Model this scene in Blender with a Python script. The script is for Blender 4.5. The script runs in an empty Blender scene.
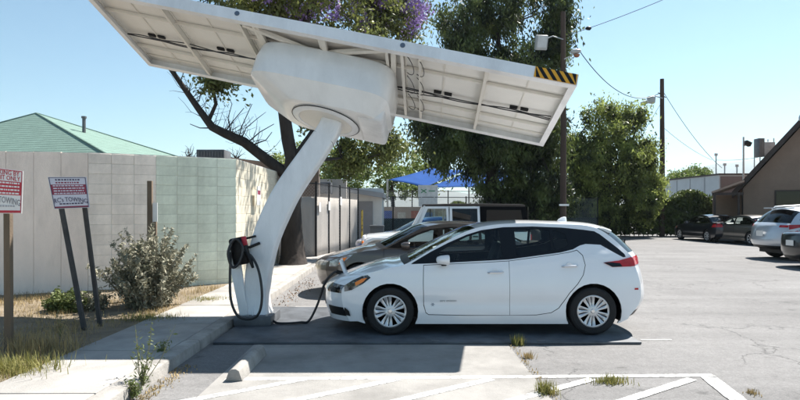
import bpy, bmesh, math, random
import numpy as np
from mathutils import Vector, Matrix, Euler
from mathutils.geometry import delaunay_2d_cdt
random.seed(7); rng = np.random.default_rng(7)
R = math.radians; PI = math.pi
S = bpy.context.scene
COL = S.collection

# ------------------------------------------------------------------ camera, sky, sun
F = 578.0; CH = 1.7                       # focal length in photo pixels, camera height
cam = bpy.data.cameras.new('camera'); camo = bpy.data.objects.new('camera', cam); COL.objects.link(camo)
cam.lens = 36 * F / 800; cam.sensor_width = 36; cam.shift_y = 10 / 800
cam.clip_start = .05; cam.clip_end = 20000
camo.location = (0, 0, CH); camo.rotation_euler = (R(90), 0, 0); S.camera = camo
SUN = Vector((.513, .479, 1)).normalized()
sl = bpy.data.lights.new('sun', 'SUN'); sl.energy = 5.0; sl.angle = R(.53); sl.color = (1, .95, .88)
so = bpy.data.objects.new('sun', sl); COL.objects.link(so); so.location = (10, 10, 30)
so.rotation_euler = SUN.to_track_quat('Z', 'Y').to_euler()
W = bpy.data.worlds.new('World'); S.world = W; W.use_nodes = True
wn = W.node_tree; bgn = wn.nodes['Background']
sky = wn.nodes.new('ShaderNodeTexSky'); sky.sky_type = 'NISHITA'; sky.sun_disc = False
sky.sun_elevation = math.asin(SUN.z); sky.sun_rotation = math.atan2(SUN.x, SUN.y)
sky.air_density = 1.0; sky.dust_density = .0; sky.ozone_density = 1.5
tint = wn.nodes.new('ShaderNodeMix'); tint.data_type = 'RGBA'; tint.blend_type = 'MULTIPLY'; tint.inputs[0].default_value = 1; tint.inputs[7].default_value = (.88, 1.04, 1.0, 1)
wn.links.new(sky.outputs[0], tint.inputs[6]); wn.links.new(tint.outputs[2], bgn.inputs[0]); bgn.inputs[1].default_value = .054
S.view_settings.view_transform = 'Standard'; S.view_settings.look = 'None'
S.view_settings.exposure = 1.4; S.view_settings.gamma = 1
S.render.engine = 'CYCLES'
S.cycles.max_bounces = 8; S.cycles.transparent_max_bounces = 16
S.cycles.use_denoising = True
S.cycles.volume_bounces = 0

def G(px, py, z=0.0):                     # ground point seen at a photo pixel
    Y = (CH - z) * F / (py - 210); return Vector(((px - 400) / F * Y, Y, z))
def AT(px, py, Y): return Vector(((px - 400) / F * Y, Y, CH - (py - 210) / F * Y))

# ------------------------------------------------------------------ materials
MATS = {}
def lnk(nt, a, b): nt.links.new(a, b)
def M(name, col, rough=.6, metal=0., var=.08, scale=4., bump=0., bscale=80., coat=0., rnd=0., col2=None, spec=.5, trans=0., contrast=None, streak=0., stain=0., sscale=1.3):
    if name in MATS: return MATS[name]
    m = bpy.data.materials.new(name); m.use_nodes = True; MATS[name] = m
    nt = m.node_tree; p = nt.nodes['Principled BSDF']; out = nt.nodes['Material Output']
    p.inputs['Roughness'].default_value = rough; p.inputs['Metallic'].default_value = metal
    p.inputs['Specular IOR Level'].default_value = spec
    if coat: p.inputs['Coat Weight'].default_value = coat; p.inputs['Coat Roughness'].default_value = .03
    tc = nt.nodes.new('ShaderNodeTexCoord')
    n = nt.nodes.new('ShaderNodeTexNoise'); n.inputs['Scale'].default_value = scale; n.inputs['Detail'].default_value = 8; n.inputs['Roughness'].default_value = .65
    if streak:
        mp = nt.nodes.new('ShaderNodeMapping'); mp.inputs['Scale'].default_value = (1, 1, streak)
        lnk(nt, tc.outputs['Object'], mp.inputs[0]); lnk(nt, mp.outputs[0], n.inputs['Vector'])
    else: lnk(nt, tc.outputs['Object'], n.inputs['Vector'])
    cr = nt.nodes.new('ShaderNodeValToRGB')
    a = [max(0, c * (1 - var)) for c in col]; b = [min(1, c * (1 + var)) for c in (col2 or col)]
    lo, hi = contrast or (.3, .7)
    cr.color_ramp.elements[0].position = lo; cr.color_ramp.elements[1].position = hi
    cr.color_ramp.elements[0].color = (*a, 1); cr.color_ramp.elements[1].color = (*b, 1)
    lnk(nt, n.outputs['Fac'], cr.inputs[0]); c = cr.outputs[0]
    if rnd:
        oi = nt.nodes.new('ShaderNodeObjectInfo'); mr = nt.nodes.new('ShaderNodeMapRange')
        mr.inputs['To Min'].default_value = 1 - rnd; mr.inputs['To Max'].default_value = 1 + rnd
        lnk(nt, oi.outputs['Random'], mr.inputs['Value'])
        mx = nt.nodes.new('ShaderNodeVectorMath'); mx.operation = 'SCALE'
        lnk(nt, c, mx.inputs[0]); lnk(nt, mr.outputs[0], mx.inputs['Scale']); c = mx.outputs[0]
    if stain:                                     # patchy wear and runs, laid out in the place itself
        ge = nt.nodes.new('ShaderNodeNewGeometry'); sm_ = nt.nodes.new('ShaderNodeMapping'); sm_.inputs['Scale'].default_value = (1, 1, .35); lnk(nt, ge.outputs['Position'], sm_.inputs[0])
        sn = nt.nodes.new('ShaderNodeTexNoise'); sn.inputs['Scale'].default_value = sscale; sn.inputs['Detail'].default_value = 9; sn.inputs['Roughness'].default_value = .7; lnk(nt, sm_.outputs[0], sn.inputs['Vector'])
        sr_ = nt.nodes.new('ShaderNodeMapRange'); sr_.inputs['From Min'].default_value = .36; sr_.inputs['From Max'].default_value = .56; sr_.inputs['To Min'].default_value = 1 - stain; sr_.inputs['To Max'].default_value = 1.03; lnk(nt, sn.outputs['Fac'], sr_.inputs['Value'])
        sx_ = nt.nodes.new('ShaderNodeVectorMath'); sx_.operation = 'SCALE'; lnk(nt, c, sx_.inputs[0]); lnk(nt, sr_.outputs[0], sx_.inputs['Scale']); c = sx_.outputs[0]
    lnk(nt, c, p.inputs['Base Color'])
    if bump:
        bn = nt.nodes.new('ShaderNodeTexNoise'); bn.inputs['Scale'].default_value = bscale; bn.inputs['Detail'].default_value = 4
        lnk(nt, tc.outputs['Object'], bn.inputs['Vector'])
        bu = nt.nodes.new('ShaderNodeBump'); bu.inputs['Strength'].default_value = bump; bu.inputs['Distance'].default_value = .01
        lnk(nt, bn.outputs['Fac'], bu.inputs['Height']); lnk(nt, bu.outputs[0], p.inputs['Normal'])
    if trans:
        tr = nt.nodes.new('ShaderNodeBsdfTranslucent'); lnk(nt, c, tr.inputs[0])
        ms = nt.nodes.new('ShaderNodeMixShader'); ms.inputs[0].default_value = trans
        lnk(nt, p.outputs[0], ms.inputs[1]); lnk(nt, tr.outputs[0], ms.inputs[2]); lnk(nt, ms.outputs[0], out.inputs[0])
    return m
def glassmat(name, tint, refl=.0):
    m = bpy.data.materials.new(name); m.use_nodes = True; nt = m.node_tree; MATS[name] = m
    out = nt.nodes['Material Output']; nt.nodes.remove(nt.nodes['Principled BSDF'])
    t = nt.nodes.new('ShaderNodeBsdfTransparent'); t.inputs[0].default_value = (*tint, 1)
    g = nt.nodes.new('ShaderNodeBsdfGlossy'); g.inputs['Roughness'].default_value = .015
    fr = nt.nodes.new('ShaderNodeFresnel'); fr.inputs[0].default_value = 1.5
    ms = nt.nodes.new('ShaderNodeMixShader'); lnk(nt, fr.outputs[0], ms.inputs[0])
    lnk(nt, t.outputs[0], ms.inputs[1]); lnk(nt, g.outputs[0], ms.inputs[2]); lnk(nt, ms.outputs[0], out.inputs[0])
    return m
def asphalt():
    m = bpy.data.materials.new('asphalt'); m.use_nodes = True; nt = m.node_tree; p = nt.nodes['Principled BSDF']
    p.inputs['Roughness'].default_value = .92; p.inputs['Specular IOR Level'].default_value = .2
    N = nt.nodes.new; L = nt.links.new
    tc = N('ShaderNodeTexCoord'); o = tc.outputs['Object']
    def noise(sc, det=6, rgh=.6, vec=None):
        n = N('ShaderNodeTexNoise'); n.inputs['Scale'].default_value = sc; n.inputs['Detail'].default_value = det; n.inputs['Roughness'].default_value = rgh
        L(vec or o, n.inputs['Vector']); return n
    def ramp(src, p0, c0, p1, c1):
        r = N('ShaderNodeValToRGB'); e = r.color_ramp.elements; e[0].position = p0; e[1].position = p1
        e[0].color = (c0,) * 3 + (1,); e[1].color = (c1,) * 3 + (1,); L(src, r.inputs[0]); return r.outputs[0]
    def mul(a, b):
        x = N('ShaderNodeMix'); x.data_type = 'RGBA'; x.blend_type = 'MULTIPLY'; x.inputs[0].default_value = 1; x.clamp_factor = True
        L(a, x.inputs[6]); L(b, x.inputs[7]); return x.outputs[2]
    big = ramp(noise(.35, 8, .7).outputs['Fac'], .3, .78, .72, 1.1)
    fine = ramp(noise(55, 3, .8).outputs['Fac'], .25, .72, .78, 1.22)
    # cracks: distorted cell edges, faded out in patches
    d = noise(1.3, 5); sub = N('ShaderNodeVectorMath'); sub.operation = 'SCALE'; sub.inputs['Scale'].default_value = .9; L(d.outputs['Color'], sub.inputs[0])
    ad = N('ShaderNodeVectorMath'); ad.operation = 'ADD'; L(o, ad.inputs[0]); L(sub.outputs[0], ad.inputs[1])
    v = N('ShaderNodeTexVoronoi'); v.feature = 'DISTANCE_TO_EDGE'; v.inputs['Scale'].default_value = .42; L(ad.outputs[0], v.inputs['Vector'])
    ck = ramp(v.outputs['Distance'], .002, 0, .006, 1)
    v2 = N('ShaderNodeTexVoronoi'); v2.feature = 'DISTANCE_TO_EDGE'; v2.inputs['Scale'].default_value = 1.6; L(ad.outputs[0], v2.inputs['Vector'])
    ck2 = ramp(v2.outputs['Distance'], .003, 0, .012, 1)
    msk = ramp(noise(.25, 3).outputs['Fac'], .56, 1, .64, 0)
    m2 = N('ShaderNodeMath'); m2.operation = 'MAXIMUM'; L(ck2, m2.inputs[0]); L(msk, m2.inputs[1])
    msk1 = ramp(noise(.5, 3).outputs['Fac'], .42, 0, .54, 1)
    m1 = N('ShaderNodeMath'); m1.operation = 'MAXIMUM'; L(ck, m1.inputs[0]); L(msk1, m1.inputs[1])
    mn = N('ShaderNodeMath'); mn.operation = 'MINIMUM'; L(m1.outputs[0], mn.inputs[0]); L(m2.outputs[0], mn.inputs[1])
    dk = N('ShaderNodeMapRange'); dk.inputs['To Min'].default_value = .62; L(mn.outputs[0], dk.inputs['Value'])
    cmb = N('ShaderNodeCombineColor'); [L(dk.outputs[0], cmb.inputs[i]) for i in range(3)]
    base = N('ShaderNodeRGB'); base.outputs[0].default_value = (.213, .209, .207, 1)
    c = mul(mul(mul(base.outputs[0], big), fine), cmb.outputs[0])
    c = mul(c, ramp(noise(9, 5, .75).outputs['Fac'], .3, .86, .7, 1.12)); c = mul(c, ramp(noise(170, 2, .9).outputs['Fac'], .3, .7, .7, 1.25))
    st = N('ShaderNodeMapping'); st.inputs['Scale'].default_value = (.12, 1.6, 1); st.inputs['Rotation'].default_value = (0, 0, .35); L(o, st.inputs[0]); c = mul(c, ramp(noise(1.0, 5, .6, st.outputs[0]).outputs['Fac'], .35, .88, .62, 1.05))
    c = mul(c, ramp(noise(2.3, 3, .5).outputs['Fac'], .66, 1, .72, .66)); c = mul(c, ramp(noise(26, 3, .8).outputs['Fac'], .3, .84, .7, 1.14))
    oil = ramp(noise(.9, 4, .5).outputs['Fac'], .64, 1, .74, .72); c = mul(c, oil)
    L(c, p.inputs['Base Color'])
    hs = N('ShaderNodeMath'); hs.operation = 'MULTIPLY_ADD'; hs.inputs[1].default_value = .35; L(noise(90, 3, .8).outputs['Fac'], hs.inputs[0]); L(mn.outputs[0], hs.inputs[2])
    b = N('ShaderNodeBump'); b.inputs['Strength'].default_value = .5; b.inputs['Distance'].default_value = .012; L(hs.outputs[0], b.inputs['Height']); L(b.outputs[0], p.inputs['Normal'])
    MATS['asphalt'] = m; return m
ASPH = asphalt()
CONC = M('concrete', (.335, .32, .30), .9, var=.16, stain=.16, scale=2.2, bump=.35, bscale=70, rnd=.05, spec=.2)
CONC_PAD = M('concrete pad', (.275, .266, .252), .9, var=.15, stain=.22, sscale=1.1, scale=1.6, bump=.4, bscale=60, spec=.2)
KERB = M('kerb concrete', (.31, .295, .275), .9, var=.22, stain=.25, sscale=3, scale=3.5, bump=.5, bscale=50, rnd=.06, spec=.2)
DIRT = M('dry dirt', (.20, .165, .122), .95, var=.3, scale=2.5, bump=.9, bscale=35, spec=.1)
PAINT = M('road paint', (.27, .265, .26), .85, var=.08, scale=16, bump=.3, bscale=60, spec=.2, col2=(.50, .50, .49), contrast=(.41, .49))
WHITE = M('white powder coat', (.78, .785, .79), .32, var=.06, scale=3, streak=.25, stain=.10, sscale=2.5, bump=.03, bscale=30)
WHITE_SH = M('moulded white shell', (.78, .78, .77), .16, var=.05, scale=1.5, bump=.25, bscale=2.2, stain=.06, sscale=2)
WHITE_UN = M('frame grey white', (.72, .69, .63), .5, var=.06, scale=3)
BACKSH = M('panel back sheet', (.79, .775, .735), .45, var=.06, scale=1.5)
STEEL = M('plate steel', (.075, .083, .095), .6, .0, var=.35, scale=3, bump=.15, bscale=40, contrast=(.35, .62))
DARKST = M('base steel', (.10, .105, .115), .5, var=.3, scale=6, bump=.2)
BLACK = M('black plastic', (.007, .007, .008), .5, var=.2, spec=.3)
MATB = M('matte black', (.006, .006, .007), .85, var=.2, spec=.1)
RUBBER = M('rubber', (.010, .010, .011), .8, var=.25, scale=12, bump=.15, bscale=60)
CABLE = M('cable rubber', (.012, .012, .014), .4, var=.2)
TRIM = M('gloss black trim', (.004, .004, .005), .12, var=.1, spec=.35)
CHROME = M('bright alloy', (.72, .72, .73), .28, .9, var=.05)
ALLOY = M('machined alloy', (.62, .62, .63), .33, .55, var=.06, scale=9)
DISCM = M('brake iron', (.20, .19, .18), .45, .6, var=.2)
SEAT = M('dark cloth', (.035, .035, .038), .85, var=.2, scale=20)
YELLOW = M('hazard yellow', (.75, .36, .02), .5, var=.08)
REDP = M('red print', (.50, .03, .05), .55, var=.1, scale=8)
REDF = M('faded red print', (.26, .035, .07), .6, var=.14, scale=6)
SIGNW = M('sign white', (.74, .73, .72), .5, var=.05, scale=5)
SIGNF = M('faded sign white', (.60, .60, .68), .55, var=.06, scale=5)
INK = M('dark ink', (.06, .05, .10), .6, var=.1)
WOODP = M('grey weathered post', (.15, .11, .075), .85, var=.3, scale=6, bump=.4, bscale=40, streak=.15)
DKPOST = M('dark post', (.045, .042, .042), .7, var=.3, scale=6, bump=.2)
POLEW = M('utility pole wood', (.062, .040, .030), .9, var=.35, scale=5, bump=.5, bscale=30, streak=.1)
BARK = M('bark', (.034, .027, .023), .95, var=.45, scale=5, bump=1, bscale=14, streak=.3)
GLASS = glassmat('tinted glass', (.80, .88, .85)); GLASSD = glassmat('dark glass', (.05, .055, .06)); GLASSC = glassmat('clear glass', (.75, .8, .8))
HEADL = M('headlamp', (.30, .31, .33), .08, .4, var=.4, scale=14, contrast=(.4, .6)); HEADD = M('smoked headlamp', (.035, .037, .042), .06, .3, var=.7, scale=9, col2=(.14, .145, .15), contrast=(.5, .62)); AMBER = M('amber lens', (.85, .22, .02), .15, var=.1)
TAILR = M('tail lens', (.42, .012, .016), .1, var=.25, scale=10)
PLATE = M('number plate', (.7, .7, .68), .4)

# ------------------------------------------------------------------ mesh helpers
class MB:
    def __init__(s): s.v = []; s.f = []
    def add(s, v, f):
        o = len(s.v); s.v += [tuple(p) for p in v]; s.f += [tuple(i + o for i in q) for q in f]; return s
    def box(s, c, d, rot=None):
        x, y, z = d[0] / 2, d[1] / 2, d[2] / 2
        v = [Vector(p) for p in ((-x, -y, -z), (x, -y, -z), (x, y, -z), (-x, y, -z), (-x, -y, z), (x, -y, z), (x, y, z), (-x, y, z))]
        if rot: r = Euler(rot).to_matrix(); v = [r @ p for p in v]
        v = [p + Vector(c) for p in v]
        return s.add(v, [(3, 2, 1, 0), (4, 5, 6, 7), (0, 1, 5, 4), (1, 2, 6, 5), (2, 3, 7, 6), (3, 0, 4, 7)])
    def tube(s, pts, r, n=8, cap=True, sq=None):
        P = [Vector(p) for p in pts]; k = len(P); rr = r if isinstance(r, (list, tuple)) else [r] * k
        up = None; V = []; Fc = []
        for i in range(k):
            t = (P[min(i + 1, k - 1)] - P[max(i - 1, 0)]).normalized()
            if up is None:
                a = Vector((0, 0, 1)) if abs(t.z) < .9 else Vector((0, 1, 0)); up = (a - t * a.dot(t)).normalized()
            else: up = (up - t * up.dot(t)).normalized()
            sd = t.cross(up)
            for j in range(n):
                a = 2 * PI * j / n; V.append(P[i] + (up * math.cos(a) + sd * math.sin(a)) * rr[i])
        for i in range(k - 1):
            for j in range(n): Fc.append((i * n + j, i * n + (j + 1) % n, (i + 1) * n + (j + 1) % n, (i + 1) * n + j))
        if cap: Fc += [tuple(range(n))[::-1], tuple(range((k - 1) * n, k * n))]
        return s.add(V, Fc)
    def prism(s, poly, ext):                    # poly: 3D points, ext: vector
        n = len(poly); e = Vector(ext); P = [Vector(p) for p in poly]
        return s.add(P + [p + e for p in P], [tuple(range(n))[::-1], tuple(range(n, 2 * n))] + [(i, (i + 1) % n, n + (i + 1) % n, n + i) for i in range(n)])
    def rings(s, rings, cap0=True, cap1=True):   # list of equal-length closed rings
        n = len(rings[0]); V = [p for r in rings for p in r]; Fc = []
        for i in range(len(rings) - 1):
            for j in range(n): Fc.append((i * n + j, i * n + (j + 1) % n, (i + 1) * n + (j + 1) % n, (i + 1) * n + j))
        if cap0: Fc.append(tuple(range(n))[::-1])
        if cap1: Fc.append(tuple(range((len(rings) - 1) * n, len(rings) * n)))
        return s.add(V, Fc)
    def lathe(s, prof, c, ax='z', n=24, closed=False):
        c = Vector(c); rs = []
        for r, h in prof:
            ring = []
            for j in range(n):
                a = 2 * PI * j / n; u, w = r * math.cos(a), r * math.sin(a)
                ring.append(c + (Vector((u, w, h)) if ax == 'z' else Vector((u, h, w)) if ax == 'y' else Vector((h, u, w))))
            rs.append(ring)
        return s.rings(rs, not closed, not closed)
    def sheet(s, grid):                          # 2D list of points
        a, b = len(grid), len(grid[0])
        return s.add([p for r in grid for p in r], [(i * b + j, i * b + j + 1, (i + 1) * b + j + 1, (i + 1) * b + j) for i in range(a - 1) for j in range(b - 1)])
    def xf(s, m): s.v = [tuple(m @ Vector(p)) for p in s.v]; return s
    def mesh(s, name, smooth=None, bevel=0, seg=2):
        me = bpy.data.meshes.new(name); me.from_pydata(s.v, [], s.f)
        bm = bmesh.new(); bm.from_mesh(me)
        bmesh.ops.recalc_face_normals(bm, faces=bm.faces)
        if bevel: bmesh.ops.bevel(bm, geom=bm.edges[:], offset=bevel, segments=seg, affect='EDGES', profile=.5)
        bm.to_mesh(me); bm.free()
        if smooth is None and bevel: smooth = 40
        if smooth: me.shade_smooth(); me.set_sharp_from_angle(angle=R(smooth))
        return me
    def build(s, name, mat, parent=None, smooth=None, bevel=0, seg=2): return link(name, s.mesh(name, smooth, bevel, seg), mat, parent)
def link(name, me, mat, parent=None, loc=None, rot=None):
    if mat is not None and not me.materials: me.materials.append(mat)
    o = bpy.data.objects.new(name, me); COL.objects.link(o)
    if parent: o.parent = parent
    if loc is not None: o.location = loc
    if rot is not None: o.rotation_euler = rot
    return o
def tag(o, label=None, cat=None, group=None, kind=None):
    if label: o['label'] = label
    if cat: o['category'] = cat
    if group: o['group'] = group
    if kind: o['kind'] = kind
    return o
def thing(name, label, cat, loc=(0, 0, 0), rz=0, group=None):
    o = bpy.data.objects.new(name, None); COL.objects.link(o); o.location = loc; o.rotation_euler = (0, 0, rz); o.empty_display_size = .2
    return tag(o, label, cat, group)
def quadmesh(name, V, mat, parent=None, smooth=False):   # V: (n,4,3) array
    n = len(V); me = bpy.data.meshes.new(name)
    me.vertices.add(n * 4); me.vertices.foreach_set('co', np.ascontiguousarray(V, dtype=np.float32).ravel())
    me.loops.add(n * 4); me.loops.foreach_set('vertex_index', np.arange(n * 4, dtype=np.int32))
    me.polygons.add(n); me.polygons.foreach_set('loop_start', np.arange(0, n * 4, 4, dtype=np.int32)); me.polygons.foreach_set('loop_total', np.full(n, 4, dtype=np.int32))
    me.update(); me.validate(); return link(name, me, mat, parent)
def text(s, size, mat, parent, M4, name='lettering', arc=0, width=None):
    cu = bpy.data.curves.new('t', 'FONT'); cu.body = s; cu.size = size; cu.align_x = 'CENTER'; cu.align_y = 'CENTER'; cu.resolution_u = 2; cu.extrude = .0012
    o = bpy.data.objects.new('t', cu); COL.objects.link(o); bpy.context.view_layer.update()
    me = bpy.data.meshes.new_from_object(o.evaluated_get(bpy.context.evaluated_depsgraph_get()))
    bpy.data.objects.remove(o)
    xs = [v.co.x for v in me.vertices]; w = max(xs) - min(xs); k = (width / w) if width else 1
    for v in me.vertices:
        v.co.x *= k
        if arc: v.co.y -= arc * v.co.x ** 2
        v.co = M4 @ v.co
    me.materials.clear(); return link(name, me, mat, parent)
def cr_spline(P, n):                             # Catmull-Rom through points (any dim)
    P = np.array(P, float); k = len(P); o = []
    for i in range(k - 1):
        a, b, c, d = P[max(i - 1, 0)], P[i], P[i + 1], P[min(i + 2, k - 1)]
        for j in range(n):
            t = j / n; o.append(.5 * ((2 * b) + (c - a) * t + (2 * a - 5 * b + 4 * c - d) * t * t + (3 * b - a - 3 * c + d) * t ** 3))
    o.append(P[-1]); return np.array(o)
def inside(loops, P):
    P = np.asarray(P, float); r = np.zeros(len(P), bool)
    for L in loops:
        L = np.asarray(L, float); x0, y0 = L[:, 0], L[:, 1]; x1, y1 = np.roll(x0, -1), np.roll(y0, -1)
        for a, b, c, d in zip(x0, y0, x1, y1):
            if b == d: continue
            m = (b > P[:, 1]) != (d > P[:, 1]); xi = a + (P[:, 1] - b) / (d - b) * (c - a); r ^= m & (P[:, 0] < xi)
    return r
def densify(L, d=.05):
    o = []
    for i, p in enumerate(L):
        q = L[(i + 1) % len(L)]; n = max(1, int(math.hypot(q[0] - p[0], q[1] - p[1]) / d)); o += [(p[0] + (q[0] - p[0]) * k / n, p[1] + (q[1] - p[1]) * k / n) for k in range(n)]
    return o
def cdt(loops, g=.05):
    loops = [densify(L, max(.05, g)) for L in loops]
    V = []; E = []
    for L in loops:
        o = len(V); n = len(L); V += [tuple(map(float, p)) for p in L]; E += [(o + i, o + (i + 1) % n) for i in range(n)]
    A = np.array(V); lo, hi = A.min(0), A.max(0)
    pts = [(x + (g / 2 if k % 2 else 0), y) for k, y in enumerate(np.arange(lo[1] + g / 2, hi[1], g * .87)) for x in np.arange(lo[0] + g / 2, hi[0], g)]
    if pts:
        Q = np.array(pts); Q = Q[inside(loops, Q)]; keep = np.ones(len(Q), bool)
        for (i, j) in E:
            a, b = A[i], A[j]; d = b - a; t = np.clip(((Q - a) @ d) / max(d @ d, 1e-12), 0, 1)
            keep &= (((a + t[:, None] * d - Q) ** 2).sum(1) > (g * .45) ** 2)
        V += [tuple(q) for q in Q[keep]]
    vo, eo, fo = delaunay_2d_cdt([Vector(p) for p in V], E, [], 0, 1e-7)[:3]
    vo = [tuple(p) for p in vo]
    c = np.array([[sum(vo[i][k] for i in f) / 3 for k in (0, 1)] for f in fo]); m = inside(loops, c)
    return vo, [tuple(f) for f, k in zip(fo, m) if k]
def rrect(x0, y0, x1, y1, r, n=4):
    o = []
    for cx, cy, a in ((x1 - r, y1 - r, 0), (x0 + r, y1 - r, 90), (x0 + r, y0 + r, 180), (x1 - r, y0 + r, 270)):
        o += [(cx + r * math.cos(R(a + 90 * k / n)), cy + r * math.sin(R(a + 90 * k / n))) for k in range(n + 1)]
    return o

# ------------------------------------------------------------------ ground, pavement, markings
def ground():
    m = MB(); s = 7000
    lot = m.add([(-s, -s, 0), (s, -s, 0), (s, s, 0), (-s, s, 0)], [(0, 1, 2, 3)]).build('parking_lot', ASPH); tag(lot, 'wide worn grey asphalt parking lot with cracks', kind='structure')
    def ln(name, a, b, w, z=.0055, mat=PAINT):
        a, b = Vector(a), Vector(b); d = (b - a).normalized(); n = Vector((-d.y, d.x)) * w / 2; q = MB()
        k = 14; g = []
        for i in range(k + 1):
            p = a + (b - a) * i / k; j = 1 + random.uniform(-.06, .06); g.append([(p.x - n.x * j, p.y - n.y * j, z), (p.x + n.x * j, p.y + n.y * j, z)])
        return q.sheet(g).build(name, mat, lot)
    ln('painted_line', (-1.75, 5.80), (3.22, 5.93), .10)
    ln('painted_line', (3.13, 5.86), (2.86, 4.2), .16, .0077)
    for x in (-.95, -.02, .92, 1.93, 2.93):
        ln('hatch_stripe', (x, 5.80), (x - 1.35, 4.85), .105, .0066)
    ln('painted_line', (3.15, 7.55), (3.55, 7.56), .05)
    # concrete apron under the station: two slabs with a joint
    for x0, x1 in ((-1.84, 1.36),):
        q = MB(); q.box(((x0 + x1) / 2, 6.5, -.06), (x1 - x0, 7.4, .128)); q.build('apron_slab', CONC_PAD, lot)
    return lot
LOT = ground()
SWZ = .13
def sidewalk():
    root = thing('sidewalk', 'pale concrete sidewalk of square slabs running beside the block wall', None); tag(root, kind='structure')
    y = 2.2; q = MB(); q.box((-3.13, 16, -.1), (1.06, 30, .40)); q.build('joint_bed', KERB, root)
    k = 0
    for y0 in np.arange(1.9, 26, 1.53):
        m = MB(); m.box((0, 0, 0), (1.045, 1.515, .1)); o = link('slab', m.mesh('slab', bevel=.012), CONC, root, (-3.13, y0 + .76, SWZ - .05 + random.uniform(-.003, .003)))
        o.rotation_euler = (random.uniform(-.003, .003), random.uniform(-.004, .004), 0)
    for y0 in np.arange(1.0, 26, 3.0):
        m = MB(); prof = [(-.095, -.2), (-.095, .126), (-.04, .132), (.06, .128), (.078, .118), (.086, .10), (.095, -.2)]
        m.prism([(x, 0, z) for x, z in prof], (0, 2.985, 0)); link('kerb_stone', m.mesh('kerb_stone', 30), KERB, root, (-2.505, y0, 0))
sidewalk()
def dirt():
    nx, ny = 60, 110; g = []
    for i in range(nx + 1):
        row = []
        for j in range(ny + 1):
            x = -14 + (10.36) * i / nx; y = 1 + 20 * j / ny
            e = (1 - i / nx); z = .105 + .03 * math.sin(x * 1.7 + y) * math.sin(y * 1.3) * min(1, e * 6) + random.uniform(-.012, .012) * min(1, e * 8)
            row.append((x, y, z))
        g.append(row)
    o = MB().sheet(g).build('dirt_strip', DIRT, smooth=60); tag(o, 'strip of dry brown dirt below the block wall', kind='structure')
    q = MB(); q.box((-9, 30, -.05), (10.7, 20, .29)); tag(q.build('yard_ground', DIRT), 'dry ground behind the block wall', kind='structure')
dirt()

# ------------------------------------------------------------------ curved block wall
BL_CREAM = M('cream painted block', (.86, .77, .69), .9, var=.09, stain=.16, scale=5, bump=.5, bscale=45, rnd=.05, spec=.2)
BL_GREEN = M('pale green painted block', (.72, .77, .65), .9, var=.12, stain=.16, scale=5, bump=.5, bscale=45, rnd=.05, spec=.2)
BL_YEL = M('warm cream block', (.60, .55, .44), .9, var=.08, stain=.14, scale=5, bump=.5, bscale=45, rnd=.03, spec=.2)
PLAST = M('grey stucco', (.88, .76, .68), .92, var=.10, stain=.17, scale=1.4, bump=.6, bscale=50, spec=.2, streak=.4)
MORT = M('mortar', (.62, .60, .55), .95, var=.12, scale=9, bump=.4)
def wall():
    H = 2.84; root = thing('block_wall', 'tall curved concrete block wall, grey, cream and pale green', 'wall', (-6, 11.3, .0))
    O = Vector(root.location)
    path = [(-15.5, 9.6), (-9.0, 10.85), (-6.08, 11.27)]
    # stucco run
    m = MB()
    for (a, b) in zip(path, path[1:]):
        a, b = Vector(a), Vector(b); d = (b - a).normalized(); n = Vector((-d.y, d.x))
    for (a, b) in zip(path, path[1:]):
        a, b = Vector(a), Vector(b); d = (b - a).normalized(); n = Vector((-d.y, d.x)) * .2
        k = 6; prev = None
        for i in range(k):
            p, q = a + (b - a) * (i / k), a + (b - a) * ((i + 1) / k) - d * .006
            mm = MB(); mm.prism([(p.x - O.x, p.y - O.y, 0), (q.x - O.x, q.y - O.y, 0), (q.x + n.x - O.x, q.y + n.y - O.y, 0), (p.x + n.x - O.x, p.y + n.y - O.y, 0)], (0, 0, H - .02 + random.uniform(-.006, .006)))
            mm.build('stucco_panel', PLAST, root)
    # block runs, one column of blocks after the other along the curve
    segs = []; p = Vector((-6.08, 11.27)); bw = .408
    angs = [26, 27, 28, 30, 31, 31, 32]; 
    for i, a in enumerate(angs):
        d = Vector((math.cos(R(a)), math.sin(R(a)))); segs.append((p.copy(), d, BL_CREAM if i < 3 else BL_GREEN)); p = p + d * bw
    for i in range(11): d = Vector((.0, 1)); segs.append((p.copy(), d, BL_YEL)); p = p + d * bw
    mesh = {}
    for mt in (BL_CREAM, BL_GREEN, BL_YEL):
        b = MB(); b.box((bw / 2, .1, .0), (bw - .007, .2, .196)); me = b.mesh('block', bevel=.004, seg=1); me.materials.append(mt); mesh[mt.name] = me
    for i, (q, d, mt) in enumerate(segs):
        ang = math.atan2(d.y, d.x); core = MB(); n = Vector((-d.y, d.x))
        core.prism([(q.x + n.x * .008 - O.x, q.y + n.y * .008 - O.y, 0), (q.x + d.x * bw + n.x * .008 - O.x, q.y + d.y * bw + n.y * .008 - O.y, 0), (q.x + d.x * bw + n.x * .19 - O.x, q.y + d.y * bw + n.y * .19 - O.y, 0), (q.x + n.x * .19 - O.x, q.y + n.y * .19 - O.y, 0)], (0, 0, H - .015))
        core.build('mortar_core', MORT, root)
        for k in range(14):
            o = link('block', mesh[mt.name], None, root, (q.x - O.x, q.y - O.y, .1 + k * .2 + .012), (0, 0, ang))
            o.location.x += n.x * random.uniform(-.003, .003); o.location.y += n.y * random.uniform(-.003, .003)
wall()

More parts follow.
